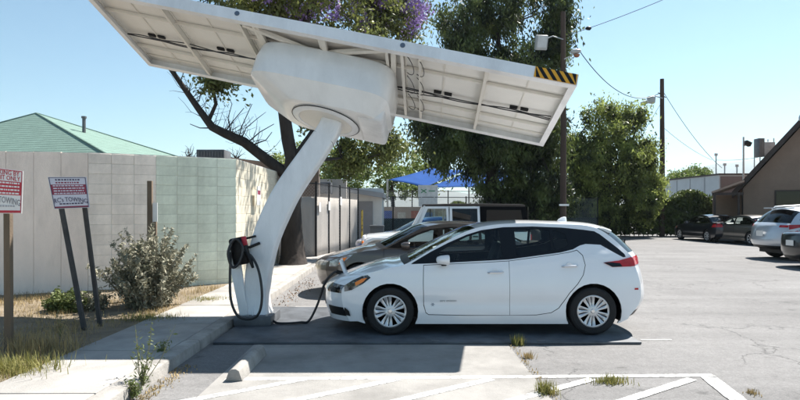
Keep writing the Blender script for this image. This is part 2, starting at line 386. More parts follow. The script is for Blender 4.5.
# ------------------------------------------------------------------ cars
def paint(name, col, metal=0., rough=.3): return M(name, col, rough, metal, var=.02, scale=2, coat=1., spec=.5)
LEAF_W = paint('pearl white paint', (.80, .81, .83)); TAUPE = paint('taupe paint', (.042, .033, .029), .1, .3); BLUEBLK = paint('blue black paint', (.012, .014, .022), .3)
GREYG = paint('warm grey paint', (.085, .078, .07), .4, .35); SILV = paint('silver paint', (.50, .53, .57), .5, .35); BLK = paint('black paint', (.01, .01, .011), .1); JWHITE = paint('white paint', (.78, .79, .80))

def wheel(parent, x, y, side, r, rr, w, style, name='wheel'):
    root = MB(); t = w / 2
    prof = [(rr, -t * .82), (rr + .02, -t * .98), (r - .035, -t), (r - .01, -t * .86), (r, -t * .6), (r, t * .6), (r - .01, t * .86), (r - .035, t), (rr + .02, t * .98), (rr, t * .82)]
    root.lathe(prof, (0, 0, 0), 'y', 40, closed=True)
    ty = root.build(name, RUBBER, parent, 30); ty.location = (x, y, r)
    b = MB(); b.lathe([(rr, -t * .82), (rr - .012, -t * .7), (rr - .03, t * .6), (rr, t * .82)], (0, 0, 0), 'y', 32, True); b.lathe([(rr - .02, t * .3), (.02, t * .3)], (0, 0, 0), 'y', 24)
    b.lathe([(rr - .02, -t * .3 * 0), (.02, 0)], (0, 0, 0), 'y', 24)
    b.build('rim_barrel', BLACK, ty, 40)
    # face: disc with slots, on the outer side
    f = MB(); hub = []; loops = [[((rr + .006) * math.cos(a), (rr + .006) * math.sin(a)) for a in np.linspace(0, 2 * PI, 48, endpoint=False)]]
    def slot(a0, r0, h0, r1, h1):
        p = []
        for rad, hw, sg in ((r0, h0, -1), (r1, h1, -1), (r1, h1, 1), (r0, h0, 1)):
            a = R(a0); c, s_ = math.cos(a), math.sin(a); p.append((rad * c - sg * hw * s_, rad * s_ + sg * hw * c))
        return p
    if style == 'leaf':
        for k in range(5):
            a = 90 + 72 * k + 20
            for da, h0, h1, r0 in ((-10, .003, .008, .34), (10, .003, .008, .34)): loops.append(slot(a + da, rr * r0, h0, rr * .93, h1))
            loops.append(slot(a + 36, rr * .36, .006, rr * .9, .036))
    else:
        for k in range(style):
            loops.append(slot(360 / style * k + 15, rr * .34, .012, rr * .9, rr * 2.1 / style))
    v, fc = cdt(loops, .06)
    def dish(p):
        q = math.hypot(p[0], p[1]) / rr; return (p[0], -side * -1 * 0 + (t * .80 - .025 * (1 - q) ** 1 + .012 * max(0, 1 - q * 4)) * side, p[1])
    f.add([dish(p) for p in v], fc)
    n0 = len(f.v); rim = f.build('rim_face', ALLOY, ty, 30)
    sm = rim.modifiers.new('s', 'SOLIDIFY'); sm.thickness = .012; sm.offset = 0
    c = MB(); c.lathe([(.0, side * t * .5), (.032, side * t * .5), (.032, side * (t * .80 - .008)), (.024, side * (t * .80)), (0, side * (t * .80))], (0, 0, 0), 'y', 16); c.build('hub_cap', CHROME, ty, 30)
    return ty

class Car:
    def __init__(s, sp, name, label, loc, rz, paintm, cat='car', group=None, glass=GLASS):
        s.sp = sp; s.L = sp['L']; s.root = thing(name, label, cat, loc, rz, group); s.paint = paintm; s.glass = glass
        s.E = cr_spline([e for e, c in sp['EC']], 8); s.C = cr_spline([c for e, c in sp['EC']], 8)
        s.build()
    def belt(s, u): b = s.sp['belt']; return np.interp(u, [p[0] for p in b], [p[1] for p in b])
    def ys(s, u, z):
        sp = s.sp; w = sp['hw']; L = s.L
        tf = max(0, (sp['tf'] - u) / sp['tf']); tr = max(0, (u - (L - sp['tr'])) / sp['tr'])
        w *= 1 - sp.get('kf', .20) * tf ** 2.2 - sp.get('kr', .13) * tr ** 2.2
        zb = s.belt(u); zz = min(z, zb); zm = sp.get('zm', .55)
        y = w - .05 * (abs(zz - zm) / .42) ** 2.2
        y -= .020 * math.exp(-((zz - .43) / .075) ** 2) * (1 if tf == 0 and tr == 0 else 0)
        y += .008 * math.exp(-((zz - (zb - .10)) / .03) ** 2)
        if z > zb: y -= (z - zb) * sp.get('tum', .40) + .012 * min(1, (z - zb) / .03)
        return y
    def P(s, u, y, z): return (u - s.L / 2, y, z)
    def side(s, name, loops, mat, off=0, parent=None, g=.05, both=True, thick=0):
        v, f = cdt(loops, g); out = []
        for sg in ((-1, 1) if both else (-1,)):
            m = MB(); m.add([s.P(p[0], sg * (s.ys(p[0], p[1]) + off), p[1]) for p in v], f)
            o = m.build(name, mat, parent or s.root, 50); out.append(o)
            if thick: md = o.modifiers.new('s', 'SOLIDIFY'); md.thickness = thick; md.offset = 0
        return out
    def loft(s, s0, s1, off=0, t0=-1, t1=1, nt=17, p=2.6, tin=None):
        """surface between centre profile and edge curve"""
        i0, i1 = int(round(s0 * 8)), int(round(s1 * 8)); g = []
        def pt(i, t):
            E, C = s.E[i], s.C[i]; f = 1 - abs(t) ** p; u = E[0] + (C[0] - E[0]) * f; z = E[1] + (C[1] - E[1]) * (1 - abs(t) ** 2.2)
            return Vector(s.P(u, t * s.ys(E[0], E[1]), z))
        for i in range(i0, i1 + 1):
            row = []
            for k in range(nt):
                t = t0 + (t1 - t0) * k / (nt - 1); q = pt(i, t)
                if off:
                    a = pt(min(i + 1, len(s.E) - 1), t) - pt(max(i - 1, 0), t); b = pt(i, min(1, t + .02)) - pt(i, max(-1, t - .02)); n = b.cross(a)
                    n = n.normalized() if n.length else n; ctr = Vector((max(-s.L / 2 + .9, min(s.L / 2 - .9, q.x)), 0, .7))
                    q = q + (n if n.dot(q - ctr) > 0 else -n) * off
                row.append(q)
            g.append(row)
        return g
    def top(s, name, s0, s1, mat, off=0, parent=None, **k): return MB().sheet(s.loft(s0, s1, off, **k)).build(name, mat, parent or s.root, 50)
    def build(s):
        sp = s.sp; L = s.L; r = s.root; (wf, wr), zw, ra = sp['wheels'], sp['r'], sp['arch']
        zs = sp['sill']
        # outline of the painted side
        E = [tuple(p) for p in s.E]
        def arc(cx):
            a0 = math.asin((zs - zw) / ra); return [(cx + ra * math.cos(a), zw + ra * math.sin(a)) for a in np.linspace(a0, PI - a0, 18)]
        out = E + [(wr + ra + .1, min(E[-1][1], zs + .06))] + arc(wr) + arc(wf) + [(wf - ra - .06, zs + .03)]
        T = sp['top']; B = sp['dlo_low']           # window opening: lower line front to rear, upper line front to rear
        dlo = list(B) + list(T[::-1])
        doors = sp['doors']
        dl = sp['door_loop']
        s.side('side_panel', [out, dlo, dl], s.paint, g=.055)
        for i, d in enumerate(doors):
            for o in s.side('door', [d], s.paint, g=.05):
                sg = -1 if o.data.vertices[0].co.y < 0 else 1
                hx, hz = sp['handles'][i]; y = s.ys(hx, hz)
                m = MB(); m.tube([s.P(hx - .10, sg * (y - .0), hz - .006), s.P(hx - .075, sg * (y + .034), hz), s.P(hx, sg * (y + .042), hz + .003), s.P(hx + .075, sg * (y + .034), hz + .004), s.P(hx + .10, sg * (y - .0), hz + .004)], [.012, .014, .015, .014, .012], 8)
                m.build('handle', sp.get('hmat', s.paint), o, 40)
                m = MB(); m.lathe([(0, 0), (.05, 0), (.056, .006 * 1)], s.P(hx, sg * (y - .0), hz), 'y', 14); m.build('handle_recess', BLACK if sp.get('dark_recess') else s.paint, o, 40)
        s.side('window_trim', [dlo] + sp['windows'], TRIM, -.004, g=.08)
        for w in sp['windows']: s.side('window', [w], s.glass, -.010, g=.12)
        # dark shell behind the gaps, wheel wells, floor
        inner = [(p[0] + (.06 if p[0] < L / 2 else -.06), p[1] - .03) for p in E if True]
        for sg in (-1, 1):
            m = MB(); v, f = cdt([out, dlo], .12); m.add([s.P(p[0], sg * (s.ys(p[0], p[1]) - .03), p[1]) for p in v], f); m.build('inner_shell', BLACK, r, 50)
        for cx in (wf, wr):
            for sg in (-1, 1):
                m = MB(); a = np.linspace(-.35, PI + .35, 22)
                y0 = sg * (s.ys(cx, zw + ra) - .006); y1 = sg * .5
                m.sheet([[s.P(cx + ra * 1.0 * math.cos(t), y0, zw + ra * 1.0 * math.sin(t)), s.P(cx + ra * math.cos(t), y1, zw + ra * math.sin(t))] for t in a])
                m.add([s.P(cx, y1, zw)] + [s.P(cx + ra * math.cos(t), y1, zw + ra * math.sin(t)) for t in a], [(0, i, i + 1) for i in range(1, 22)])
                m.build('wheel_well', BLACK, r, 50)
        m = MB(); m.box(s.P(L / 2, 0, .26), (L - .75, 1.25, .12)); m.box(s.P((wf + wr) / 2, 0, .24), (wr - wf - 2 * ra, sp['hw'] * 2 - .16, .14)); m.build('underbody', BLACK, r)
        for cx in (wf, wr):
            for sg in (-1, 1): wheel(r, cx - L / 2, sg * (sp['hw'] - .115), sg, zw, sp['rim'], .205, sp['style'])
        # top pieces
        for nm, a, b, mt in sp['tops']:
            mt = {'P': s.paint, 'G': s.glass, 'GD': GLASSD, 'B': BLACK, 'T': TRIM}[mt]; s.top(nm, a, b, mt)
        # interior
        sx = sp.get('seat', 1.0); x0 = sp['cabin'][0]; z0 = .40
        for y in (-.38, .38):
            m = MB(); m.box(s.P(x0 + .95, y, z0 + .12), (.5, .50, .22)); m.build('seat_cushion', SEAT, r, bevel=.05)
            m = MB(); m.prism([s.P(x0 + 1.12, y - .24, z0 + .2), s.P(x0 + 1.30, y - .22, z0 + .78), s.P(x0 + 1.40, y - .22, z0 + .76), s.P(x0 + 1.28, y - .24, z0 + .2)], (0, .46, 0)); m.build('seat_back', SEAT, r, bevel=.035)
            m = MB(); m.box(s.P(x0 + 1.36, y, z0 + .90 - sp.get('hdrop', 0)), (.09, .26, .19)); m.build('headrest', SEAT, r, bevel=.035, seg=3)
        m = MB(); m.box(s.P(x0 + 1.9, 0, z0 + .12), (.5, 1.25, .22)); m.prism([s.P(x0 + 2.12, -.62, z0 + .15), s.P(x0 + 2.32, -.58, z0 + .66), s.P(x0 + 2.44, -.58, z0 + .64), s.P(x0 + 2.3, -.62, z0 + .15)], (0, 1.24, 0)); m.build('rear_seat', SEAT, r, bevel=.04)
        m = MB(); m.box(s.P(x0 + .28, 0, z0 + .38), (.42, 1.36, .24)); m.build('dashboard', SEAT, r, bevel=.06)
        m = MB(); c = Vector(s.P(x0 + .60, -.38, z0 + .46)); m.tube([c + Vector((.06 * math.sin(a), .18 * math.cos(a), .17 * math.sin(a))) for a in np.linspace(0, 2 * PI, 25)], .014, 6); m.build('steering_wheel', BLACK, r, 60)
        # mirrors
        mx, mz = sp['mirror']
        for sg in (-1, 1):
            y = s.ys(mx, mz)
            m = MB(); rings = []
            for k, (dx, hw, hh) in enumerate(((-.095, .02, .015), (-.08, .075, .04), (-.03, .10, .058), (.06, .105, .068), (.075, .10, .062))):
                rings.append([s.P(mx + dx, sg * (y + .135 + hw * math.cos(a)), mz + .035 + hh * math.copysign(abs(math.sin(a)) ** .8, math.sin(a))) for a in np.linspace(0, 2 * PI, 20, endpoint=False)])
            m.rings(rings); mi = m.build('mirror', s.paint, r, 50)
            m = MB(); m.box(s.P(mx + .01, sg * (y + .03), mz - .035), (.07, .16, .03), ); m.build('mirror_arm', BLACK, mi, bevel=.01)
            m = MB(); m.lathe([(0, 0), (.062, 0)], s.P(mx + .077, sg * (y + .135), mz + .035), 'x', 16); m.build('mirror_glass', CHROME, mi)
        # lamps: a side patch and a patch on the rounded corner
        for li, (nm, poly, sr, tr_, mt) in enumerate(sp['lamps']):
            for sg in (-1, 1):
                m = MB()
                if poly: v, f = cdt([poly], .03); m.add([s.P(p[0], sg * (s.ys(p[0], p[1]) + .005 + .004 * li), p[1]) for p in v], f)
                if sr: m.sheet(s.loft(sr[0], sr[1], .005, tr_[0] * sg, tr_[1] * sg, 9))
                m.build(nm, mt, r, 50)
        # number plates
        if 'plate' in sp:
            pu, pz = sp['plate']; m = MB(); m.box(s.P(pu, 0, pz), (.012, .32, .16)); m.build('number_plate', PLATE, r)

LEAF = dict(L=4.47, hw=.895, tf=1.0, tr=.85, kf=.20, kr=.13, zm=.50, tum=.40, sill=.15, wheels=(.96, 3.66), r=.318, arch=.372, rim=.212, style='leaf',
    EC=[((.42, .175), (.07, .15)), ((.34, .34), (.01, .33)), ((.31, .52), (.0, .50)), ((.34, .635), (.05, .64)), ((.58, .79), (.40, .80)), ((.95, .895), (.82, .935)), ((1.19, .955), (1.14, .985)),
        ((1.72, 1.245), (1.685, 1.26)), ((2.12, 1.415), (2.09, 1.435)), ((2.6, 1.48), (2.55, 1.51)), ((3.2, 1.472), (3.2, 1.51)), ((3.78, 1.415), (3.97, 1.445)),
        ((4.17, 1.09), (4.41, 1.10)), ((4.25, .90), (4.49, .91)), ((4.31, .64), (4.545, .64)), ((4.29, .43), (4.55, .44)), ((4.15, .25), (4.43, .25))],
    belt=[(0, 1.0), (1.2, .94), (1.7, .965), (2.5, 1.0), (3.2, 1.085), (3.45, 1.13), (4.5, 1.12)],
    dlo_low=[(1.235, .942), (1.45, .950), (1.7, .960), (2.2, .985), (2.545, 1.003), (2.95, 1.055), (3.25, 1.095), (3.42, 1.135), (3.52, 1.185), (3.60, 1.205), (3.80, 1.195), (3.95, 1.105), (4.085, 1.03), (4.125, 1.035)],
    top=[(1.26, .962), (1.5, 1.10), (1.75, 1.225), (2.0, 1.33), (2.2, 1.39), (2.5, 1.43), (2.9, 1.44), (3.3, 1.425), (3.6, 1.395), (3.74, 1.375), (3.81, 1.335), (3.92, 1.245), (4.04, 1.145), (4.115, 1.072)],
    door_loop=[(1.40, .933), (1.395, .70), (1.40, .40), (1.43, .30), (1.47, .272), (2.0, .262), (2.9, .268), (3.10, .30), (3.2, .36), (3.27, .45), (3.34, .56), (3.45, .68), (3.53, .80), (3.565, .93), (3.54, 1.06), (3.47, 1.13), (3.38, 1.105), (3.2, 1.075), (2.9, 1.035), (2.545, .988), (2.2, .968), (1.7, .945)],
    doors=[[(1.408, .925), (1.403, .70), (1.408, .41), (1.436, .308), (1.472, .281), (2.0, .270), (2.5425, .270), (2.5425, .980), (2.2, .961), (1.7, .938)],
           [(2.5475, .270), (2.9, .276), (3.095, .307), (3.193, .366), (3.262, .455), (3.332, .565), (3.442, .685), (3.522, .803), (3.557, .93), (3.532, 1.055), (3.467, 1.12), (3.38, 1.097), (3.2, 1.067), (2.9, 1.027), (2.5475, .981)]],
    handles=[(2.36, .835), (3.35, .915)], hmat=CHROME,
    windows=[[(1.62, .985), (2.0, 1.0), (2.42, 1.02), (2.46, 1.05), (2.44, 1.38), (2.40, 1.395), (2.2, 1.36), (2.0, 1.30), (1.8, 1.205), (1.62, 1.10)],
             [(2.66, 1.06), (3.0, 1.10), (3.13, 1.125), (3.13, 1.385), (3.0, 1.40), (2.7, 1.405), (2.65, 1.38)],
             [(3.17, 1.13), (3.30, 1.155), (3.36, 1.20), (3.34, 1.33), (3.25, 1.375), (3.17, 1.382)]],
    tops=[('front_bumper', 0, 3.125, 'P'), ('hood', 3.125, 5.875, 'P'), ('cowl', 5.875, 6.125, 'B'), ('windshield', 6.125, 8, 'G'), ('roof', 8, 11, 'P'), ('rear_window', 11, 12, 'GD'), ('tailgate', 12, 13.75, 'P'), ('rear_bumper', 13.75, 15.5, 'P'), ('diffuser', 15.5, 16, 'B')],
    cabin=(1.25, 3.6), mirror=(1.66, .975),
    lamps=[('headlamp', [(.345, .655), (.345, .575), (.45, .60), (.60, .685), (.70, .765), (.66, .80), (.585, .785), (.46, .73)], (2.25, 3.125), (.62, 1), HEADD),
           ('amber_reflector', [(.50, .655), (.60, .71), (.655, .765), (.58, .75), (.49, .70)], None, None, AMBER),
           ('tail_lamp', [(3.80, .965), (3.92, .905), (4.18, .91), (4.245, .915), (4.235, .99), (4.20, 1.035), (4.14, 1.02), (4.02, .99)], (12.25, 12.875), (.6, 1), TAILR),
           ('lamp_surround', [(3.80, .967), (3.92, .907), (4.06, .912), (4.03, .955), (3.93, .965)], None, None, TRIM),
           ('fog_intake', [(.345, .33), (.36, .265), (.43, .25), (.41, .32), (.35, .37)], (.5, 1.125), (.62, 1), BLACK)],
    plate=(4.552, .70))

car = Car(LEAF, 'electric_hatchback', 'white electric hatchback charging under the solar canopy', (-1.09 + LEAF['L'] / 2, 8.55, .035), 0, LEAF_W)
def leaf_extras(c):
    r = c.root
    # spoiler, antenna fin, grille, badge, charge port flap, black base line
    m = MB(); g = []
    for k in range(17):
        t = -1 + k / 8; y = t * .60; b = .07 * (1 - abs(t) ** 3)
        q = .035 * (1 - abs(t) ** 2.2); g.append([c.P(3.66, y, 1.432 + q), c.P(3.90 + b, y, 1.41 + q), c.P(4.00 + b, y, 1.375 + q), c.P(3.985 + b, y, 1.352 + q), c.P(3.80, y, 1.35 + q)])
    m.sheet(g); m.add([g[0][i] for i in range(5)], [(0, 1, 2, 3, 4)]); m.add([g[-1][i] for i in range(5)], [(0, 1, 2, 3, 4)])
    m.build('spoiler', LEAF_W, r, 40)
    m = MB(); m.rings([[c.P(3.48 + dx + (.075 - .0 * k) * math.cos(a) * sc, .0 + .028 * math.sin(a) * sc, z) for a in np.linspace(0, 2 * PI, 12, endpoint=False)] for k, (dx, sc, z) in enumerate(((0, 1, 1.495), (.012, .8, 1.53), (.03, .5, 1.555), (.045, .2, 1.565)))]); m.build('antenna_fin', LEAF_W, r, 50)
    c.top('grille', 1.0, 2.375, BLACK, .004, t0=-.42, t1=.42)
    m = MB(); y = -(c.ys(1.72, .52) + .004)
    fl = MB(); fl.box(c.P(.25, 0, .84), (.035, .24, .20), (0, -.35, 0)); fl.build('charge_flap', LEAF_W, r, bevel=.004)
    pt = MB(); pt.box(c.P(.27, 0, .705), (.22, .24, .02), (0, -.45, 0)); pt.build('charge_port', BLACK, r)
    Mx = Matrix.Translation(c.P(1.73, -(c.ys(1.73, .46) + .004), .462)) @ Matrix.Rotation(R(90), 4, 'X')
    text('zero emission', .045, M('badge grey', (.25, .27, .30), .4, .5), r, Mx, 'badge_lettering', width=.22)
    # leaf-like emblem left of the badge: a wheel of short strokes
    m = MB()
    for k in range(6):
        a = R(60 * k); x, z = 1.525 + .015 * math.cos(a), .41 + .015 * math.sin(a); m.box(c.P(x, -(c.ys(x, z) + .002), z), (.02, .003, .006), (0, -a, 0))
    m.build('emblem', M('badge blue', (.08, .14, .22), .4), r)
    c.side('side_reflector', [[(4.22, .60), (4.275, .60), (4.275, .625), (4.22, .625)]], TAILR, .004, g=.05)
    # black skid panel under the front axle
    m = MB(); m.box(c.P(.98, 0, .2), (.5, .9, .1)); m.build('skid_panel', BLACK, r)
    # wiper stub on the rear window
    m = MB(); m.tube([c.P(4.40, -.05, 1.13), c.P(4.33, -.2, 1.21), c.P(4.30, -.3, 1.24)], .012, 6); m.build('rear_wiper', BLACK, r)
leaf_extras(car)

SEDAN = dict(L=4.85, hw=.91, tf=1.0, tr=.95, kf=.20, kr=.14, zm=.52, tum=.42, sill=.19, wheels=(.96, 3.75), r=.325, arch=.365, rim=.215, style=7,
    EC=[((.42, .22), (.10, .2)), ((.32, .42), (.02, .42)), ((.30, .58), (.0, .58)), ((.36, .70), (.10, .71)), ((.72, .83), (.58, .86)), ((1.12, .905), (1.0, .965)), ((1.42, .955), (1.28, 1.02)),
        ((1.95, 1.23), (1.8, 1.27)), ((2.30, 1.375), (2.15, 1.425)), ((2.75, 1.43), (2.7, 1.475)), ((3.3, 1.40), (3.3, 1.455)), ((3.65, 1.30), (3.7, 1.365)),
        ((4.12, 1.06), (4.24, 1.09)), ((4.5, 1.02), (4.72, 1.04)), ((4.56, .84), (4.83, .86)), ((4.53, .50), (4.85, .50)), ((4.40, .28), (4.74, .28))],
    belt=[(0, 1.0), (1.4, .94), (2.5, .965), (3.5, .985), (4.1, 1.02), (4.85, 1.05)],
    dlo_low=[(1.48, .952), (1.9, .958), (2.6, .972), (3.3, .985), (3.75, 1.0), (3.98, 1.03)],
    top=[(1.56, .985), (1.8, 1.11), (2.05, 1.225), (2.35, 1.325), (2.8, 1.365), (3.2, 1.345), (3.5, 1.28), (3.8, 1.14)],
    door_loop=[(1.43, .935), (1.42, .6), (1.44, .32), (1.5, .28), (2.5, .27), (3.1, .28), (3.3, .40), (3.42, .58), (3.62, .72), (3.70, .85), (3.68, .975), (3.3, .968), (2.6, .955), (1.9, .94)],
    doors=[[(1.438, .928), (1.428, .6), (1.448, .325), (1.505, .288), (2.586, .278), (2.586, .947), (1.9, .933)], [(2.594, .278), (3.095, .288), (3.293, .405), (3.413, .585), (3.612, .725), (3.692, .85), (3.672, .968), (3.3, .961), (2.594, .948)]],
    handles=[(2.42, .83), (3.48, .86)],
    windows=[[(1.80, .985), (2.48, .995), (2.50, 1.30), (2.36, 1.295), (2.1, 1.205), (1.82, 1.06)], [(2.60, 1.0), (3.25, 1.015), (3.3, 1.04), (3.3, 1.28), (3.15, 1.315), (2.8, 1.335), (2.6, 1.32)], [(3.36, 1.03), (3.7, 1.05), (3.74, 1.09), (3.5, 1.225), (3.36, 1.27)]],
    tops=[('front_bumper', 0, 3, 'P'), ('hood', 3, 5.875, 'P'), ('cowl', 5.875, 6.125, 'B'), ('windshield', 6.125, 8, 'G'), ('roof', 8, 11, 'P'), ('rear_window', 11, 12, 'G'), ('trunk', 12, 14, 'P'), ('rear_bumper', 14, 15.5, 'P'), ('diffuser', 15.5, 16, 'B')],
    cabin=(1.4, 3.7), mirror=(1.86, .985), hdrop=.08,
    lamps=[('headlamp', [(.38, .70), (.36, .60), (.5, .60), (.70, .72), (.84, .835), (.72, .82)], (2.25, 3.0), (.55, 1), HEADL), ('turn_signal', [(.55, .64), (.66, .70), (.72, .78), (.62, .76)], None, None, AMBER),
           ('tail_lamp', [(4.2, .80), (4.54, .80), (4.53, .93), (4.46, .99), (4.3, .97)], (13.25, 14.125), (.74, 1), TAILR)], plate=(4.87, .74))
SUV = dict(SEDAN, L=4.80, hw=.96, sill=.24, r=.375, arch=.42, rim=.25, wheels=(.90, 3.75), tum=.36, zm=.62, style=6,
    EC=[((.42, .28), (.10, .26)), ((.32, .5), (.02, .5)), ((.30, .70), (.0, .70)), ((.36, .86), (.10, .87)), ((.72, .98), (.58, 1.01)), ((1.12, 1.05), (1.0, 1.10)), ((1.42, 1.10), (1.28, 1.16)),
        ((1.95, 1.38), (1.8, 1.42)), ((2.30, 1.53), (2.15, 1.58)), ((2.75, 1.60), (2.7, 1.65)), ((3.4, 1.58), (3.4, 1.64)), ((4.05, 1.47), (4.15, 1.54)),
        ((4.42, 1.12), (4.58, 1.14)), ((4.5, 1.00), (4.70, 1.0)), ((4.54, .76), (4.77, .78)), ((4.53, .55), (4.80, .55)), ((4.40, .36), (4.70, .36))],
    belt=[(0, 1.1), (1.4, 1.08), (2.5, 1.10), (3.5, 1.13), (4.3, 1.18), (4.85, 1.2)],
    dlo_low=[(1.48, 1.092), (1.9, 1.098), (2.6, 1.11), (3.3, 1.13), (3.85, 1.16), (4.15, 1.22)],
    top=[(1.56, 1.125), (1.8, 1.25), (2.05, 1.37), (2.35, 1.475), (2.8, 1.53), (3.3, 1.515), (3.7, 1.46), (4.0, 1.36)],
    door_loop=[(1.43, 1.075), (1.42, .7), (1.44, .40), (1.5, .36), (2.5, .35), (3.05, .36), (3.22, .50), (3.40, .72), (3.60, .86), (3.70, .98), (3.68, 1.115), (3.3, 1.11), (2.6, 1.095), (1.9, 1.08)],
    doors=[[(1.438, 1.068), (1.428, .7), (1.448, .405), (1.505, .368), (2.586, .358), (2.586, 1.087), (1.9, 1.073)], [(2.594, .358), (3.045, .368), (3.213, .505), (3.393, .725), (3.592, .865), (3.692, .98), (3.672, 1.108), (3.3, 1.102), (2.594, 1.088)]],
    handles=[(2.42, .97), (3.48, 1.0)],
    windows=[[(1.80, 1.125), (2.48, 1.135), (2.50, 1.45), (2.36, 1.44), (2.1, 1.345), (1.82, 1.20)], [(2.60, 1.14), (3.30, 1.155), (3.34, 1.18), (3.34, 1.44), (3.15, 1.48), (2.8, 1.50), (2.6, 1.475)], [(3.42, 1.175), (3.9, 1.20), (4.0, 1.24), (3.75, 1.40), (3.42, 1.43)]],
    mirror=(1.86, 1.13), hdrop=-.08,
    lamps=[('headlamp', [(.38, .86), (.36, .76), (.5, .76), (.70, .88), (.84, .98), (.72, .97)], (2.25, 3.0), (.55, 1), HEADL),
           ('tail_lamp', [(4.05, 1.03), (4.49, .94), (4.48, 1.08), (4.15, 1.09)], (12.375, 13.0), (.72, 1), TAILR)], plate=(4.81, .80))
Car(SEDAN, 'sedan', 'taupe brown sedan parked right behind the white hatchback', (-1.75 + 2.425, 12.15, 0), 0, TAUPE, group='parked cars')
Car(SEDAN, 'sedan', 'bright blue sedan mostly hidden behind the white off road vehicle', (-1.5 + 2.425, 19.6, 0), 0, paint('blue paint', (.015, .07, .26), .2), group='parked cars')
Car(SEDAN, 'sedan', 'blue black sedan parked beside the leafy hedge, its rear to us', (17.1, 32.0, 0), R(-88), BLUEBLK, group='parked cars')
Car(SEDAN, 'sedan', 'warm grey sedan half hidden behind the silver crossover', (17.55, 29.2, 0), R(-83), GREYG, group='parked cars')
suv = Car(SUV, 'crossover', 'silver crossover with roof rails at the right edge', (12.45 + 2.4 * 1.12, 20.0, 0), R(180), SILV, group='parked cars', glass=GLASSD); suv.root.scale = (1.12, 1.12, 1.12)
Car(SEDAN, 'sedan', 'black sedan cut off by the right edge, nearest of that row', (11.45 + 2.42, 16.95, 0), R(180), BLK, group='parked cars', glass=GLASSD)
def roofrails():
    for sg in (-1, 1):
        y = sg * .66; m = MB(); m.tube([suv.P(2.3, y, 1.57), suv.P(2.4, y, 1.645), suv.P(3.1, y, 1.675), suv.P(3.9, y, 1.63), suv.P(4.0, y, 1.54)], .018, 6); m.build('roof_rail', CHROME, suv.root, 60)
    m = MB(); m.box(suv.P(4.22, 0, 1.575), (.24, 1.1, .035)); m.build('spoiler', SILV, suv.root, bevel=.012)
roofrails()

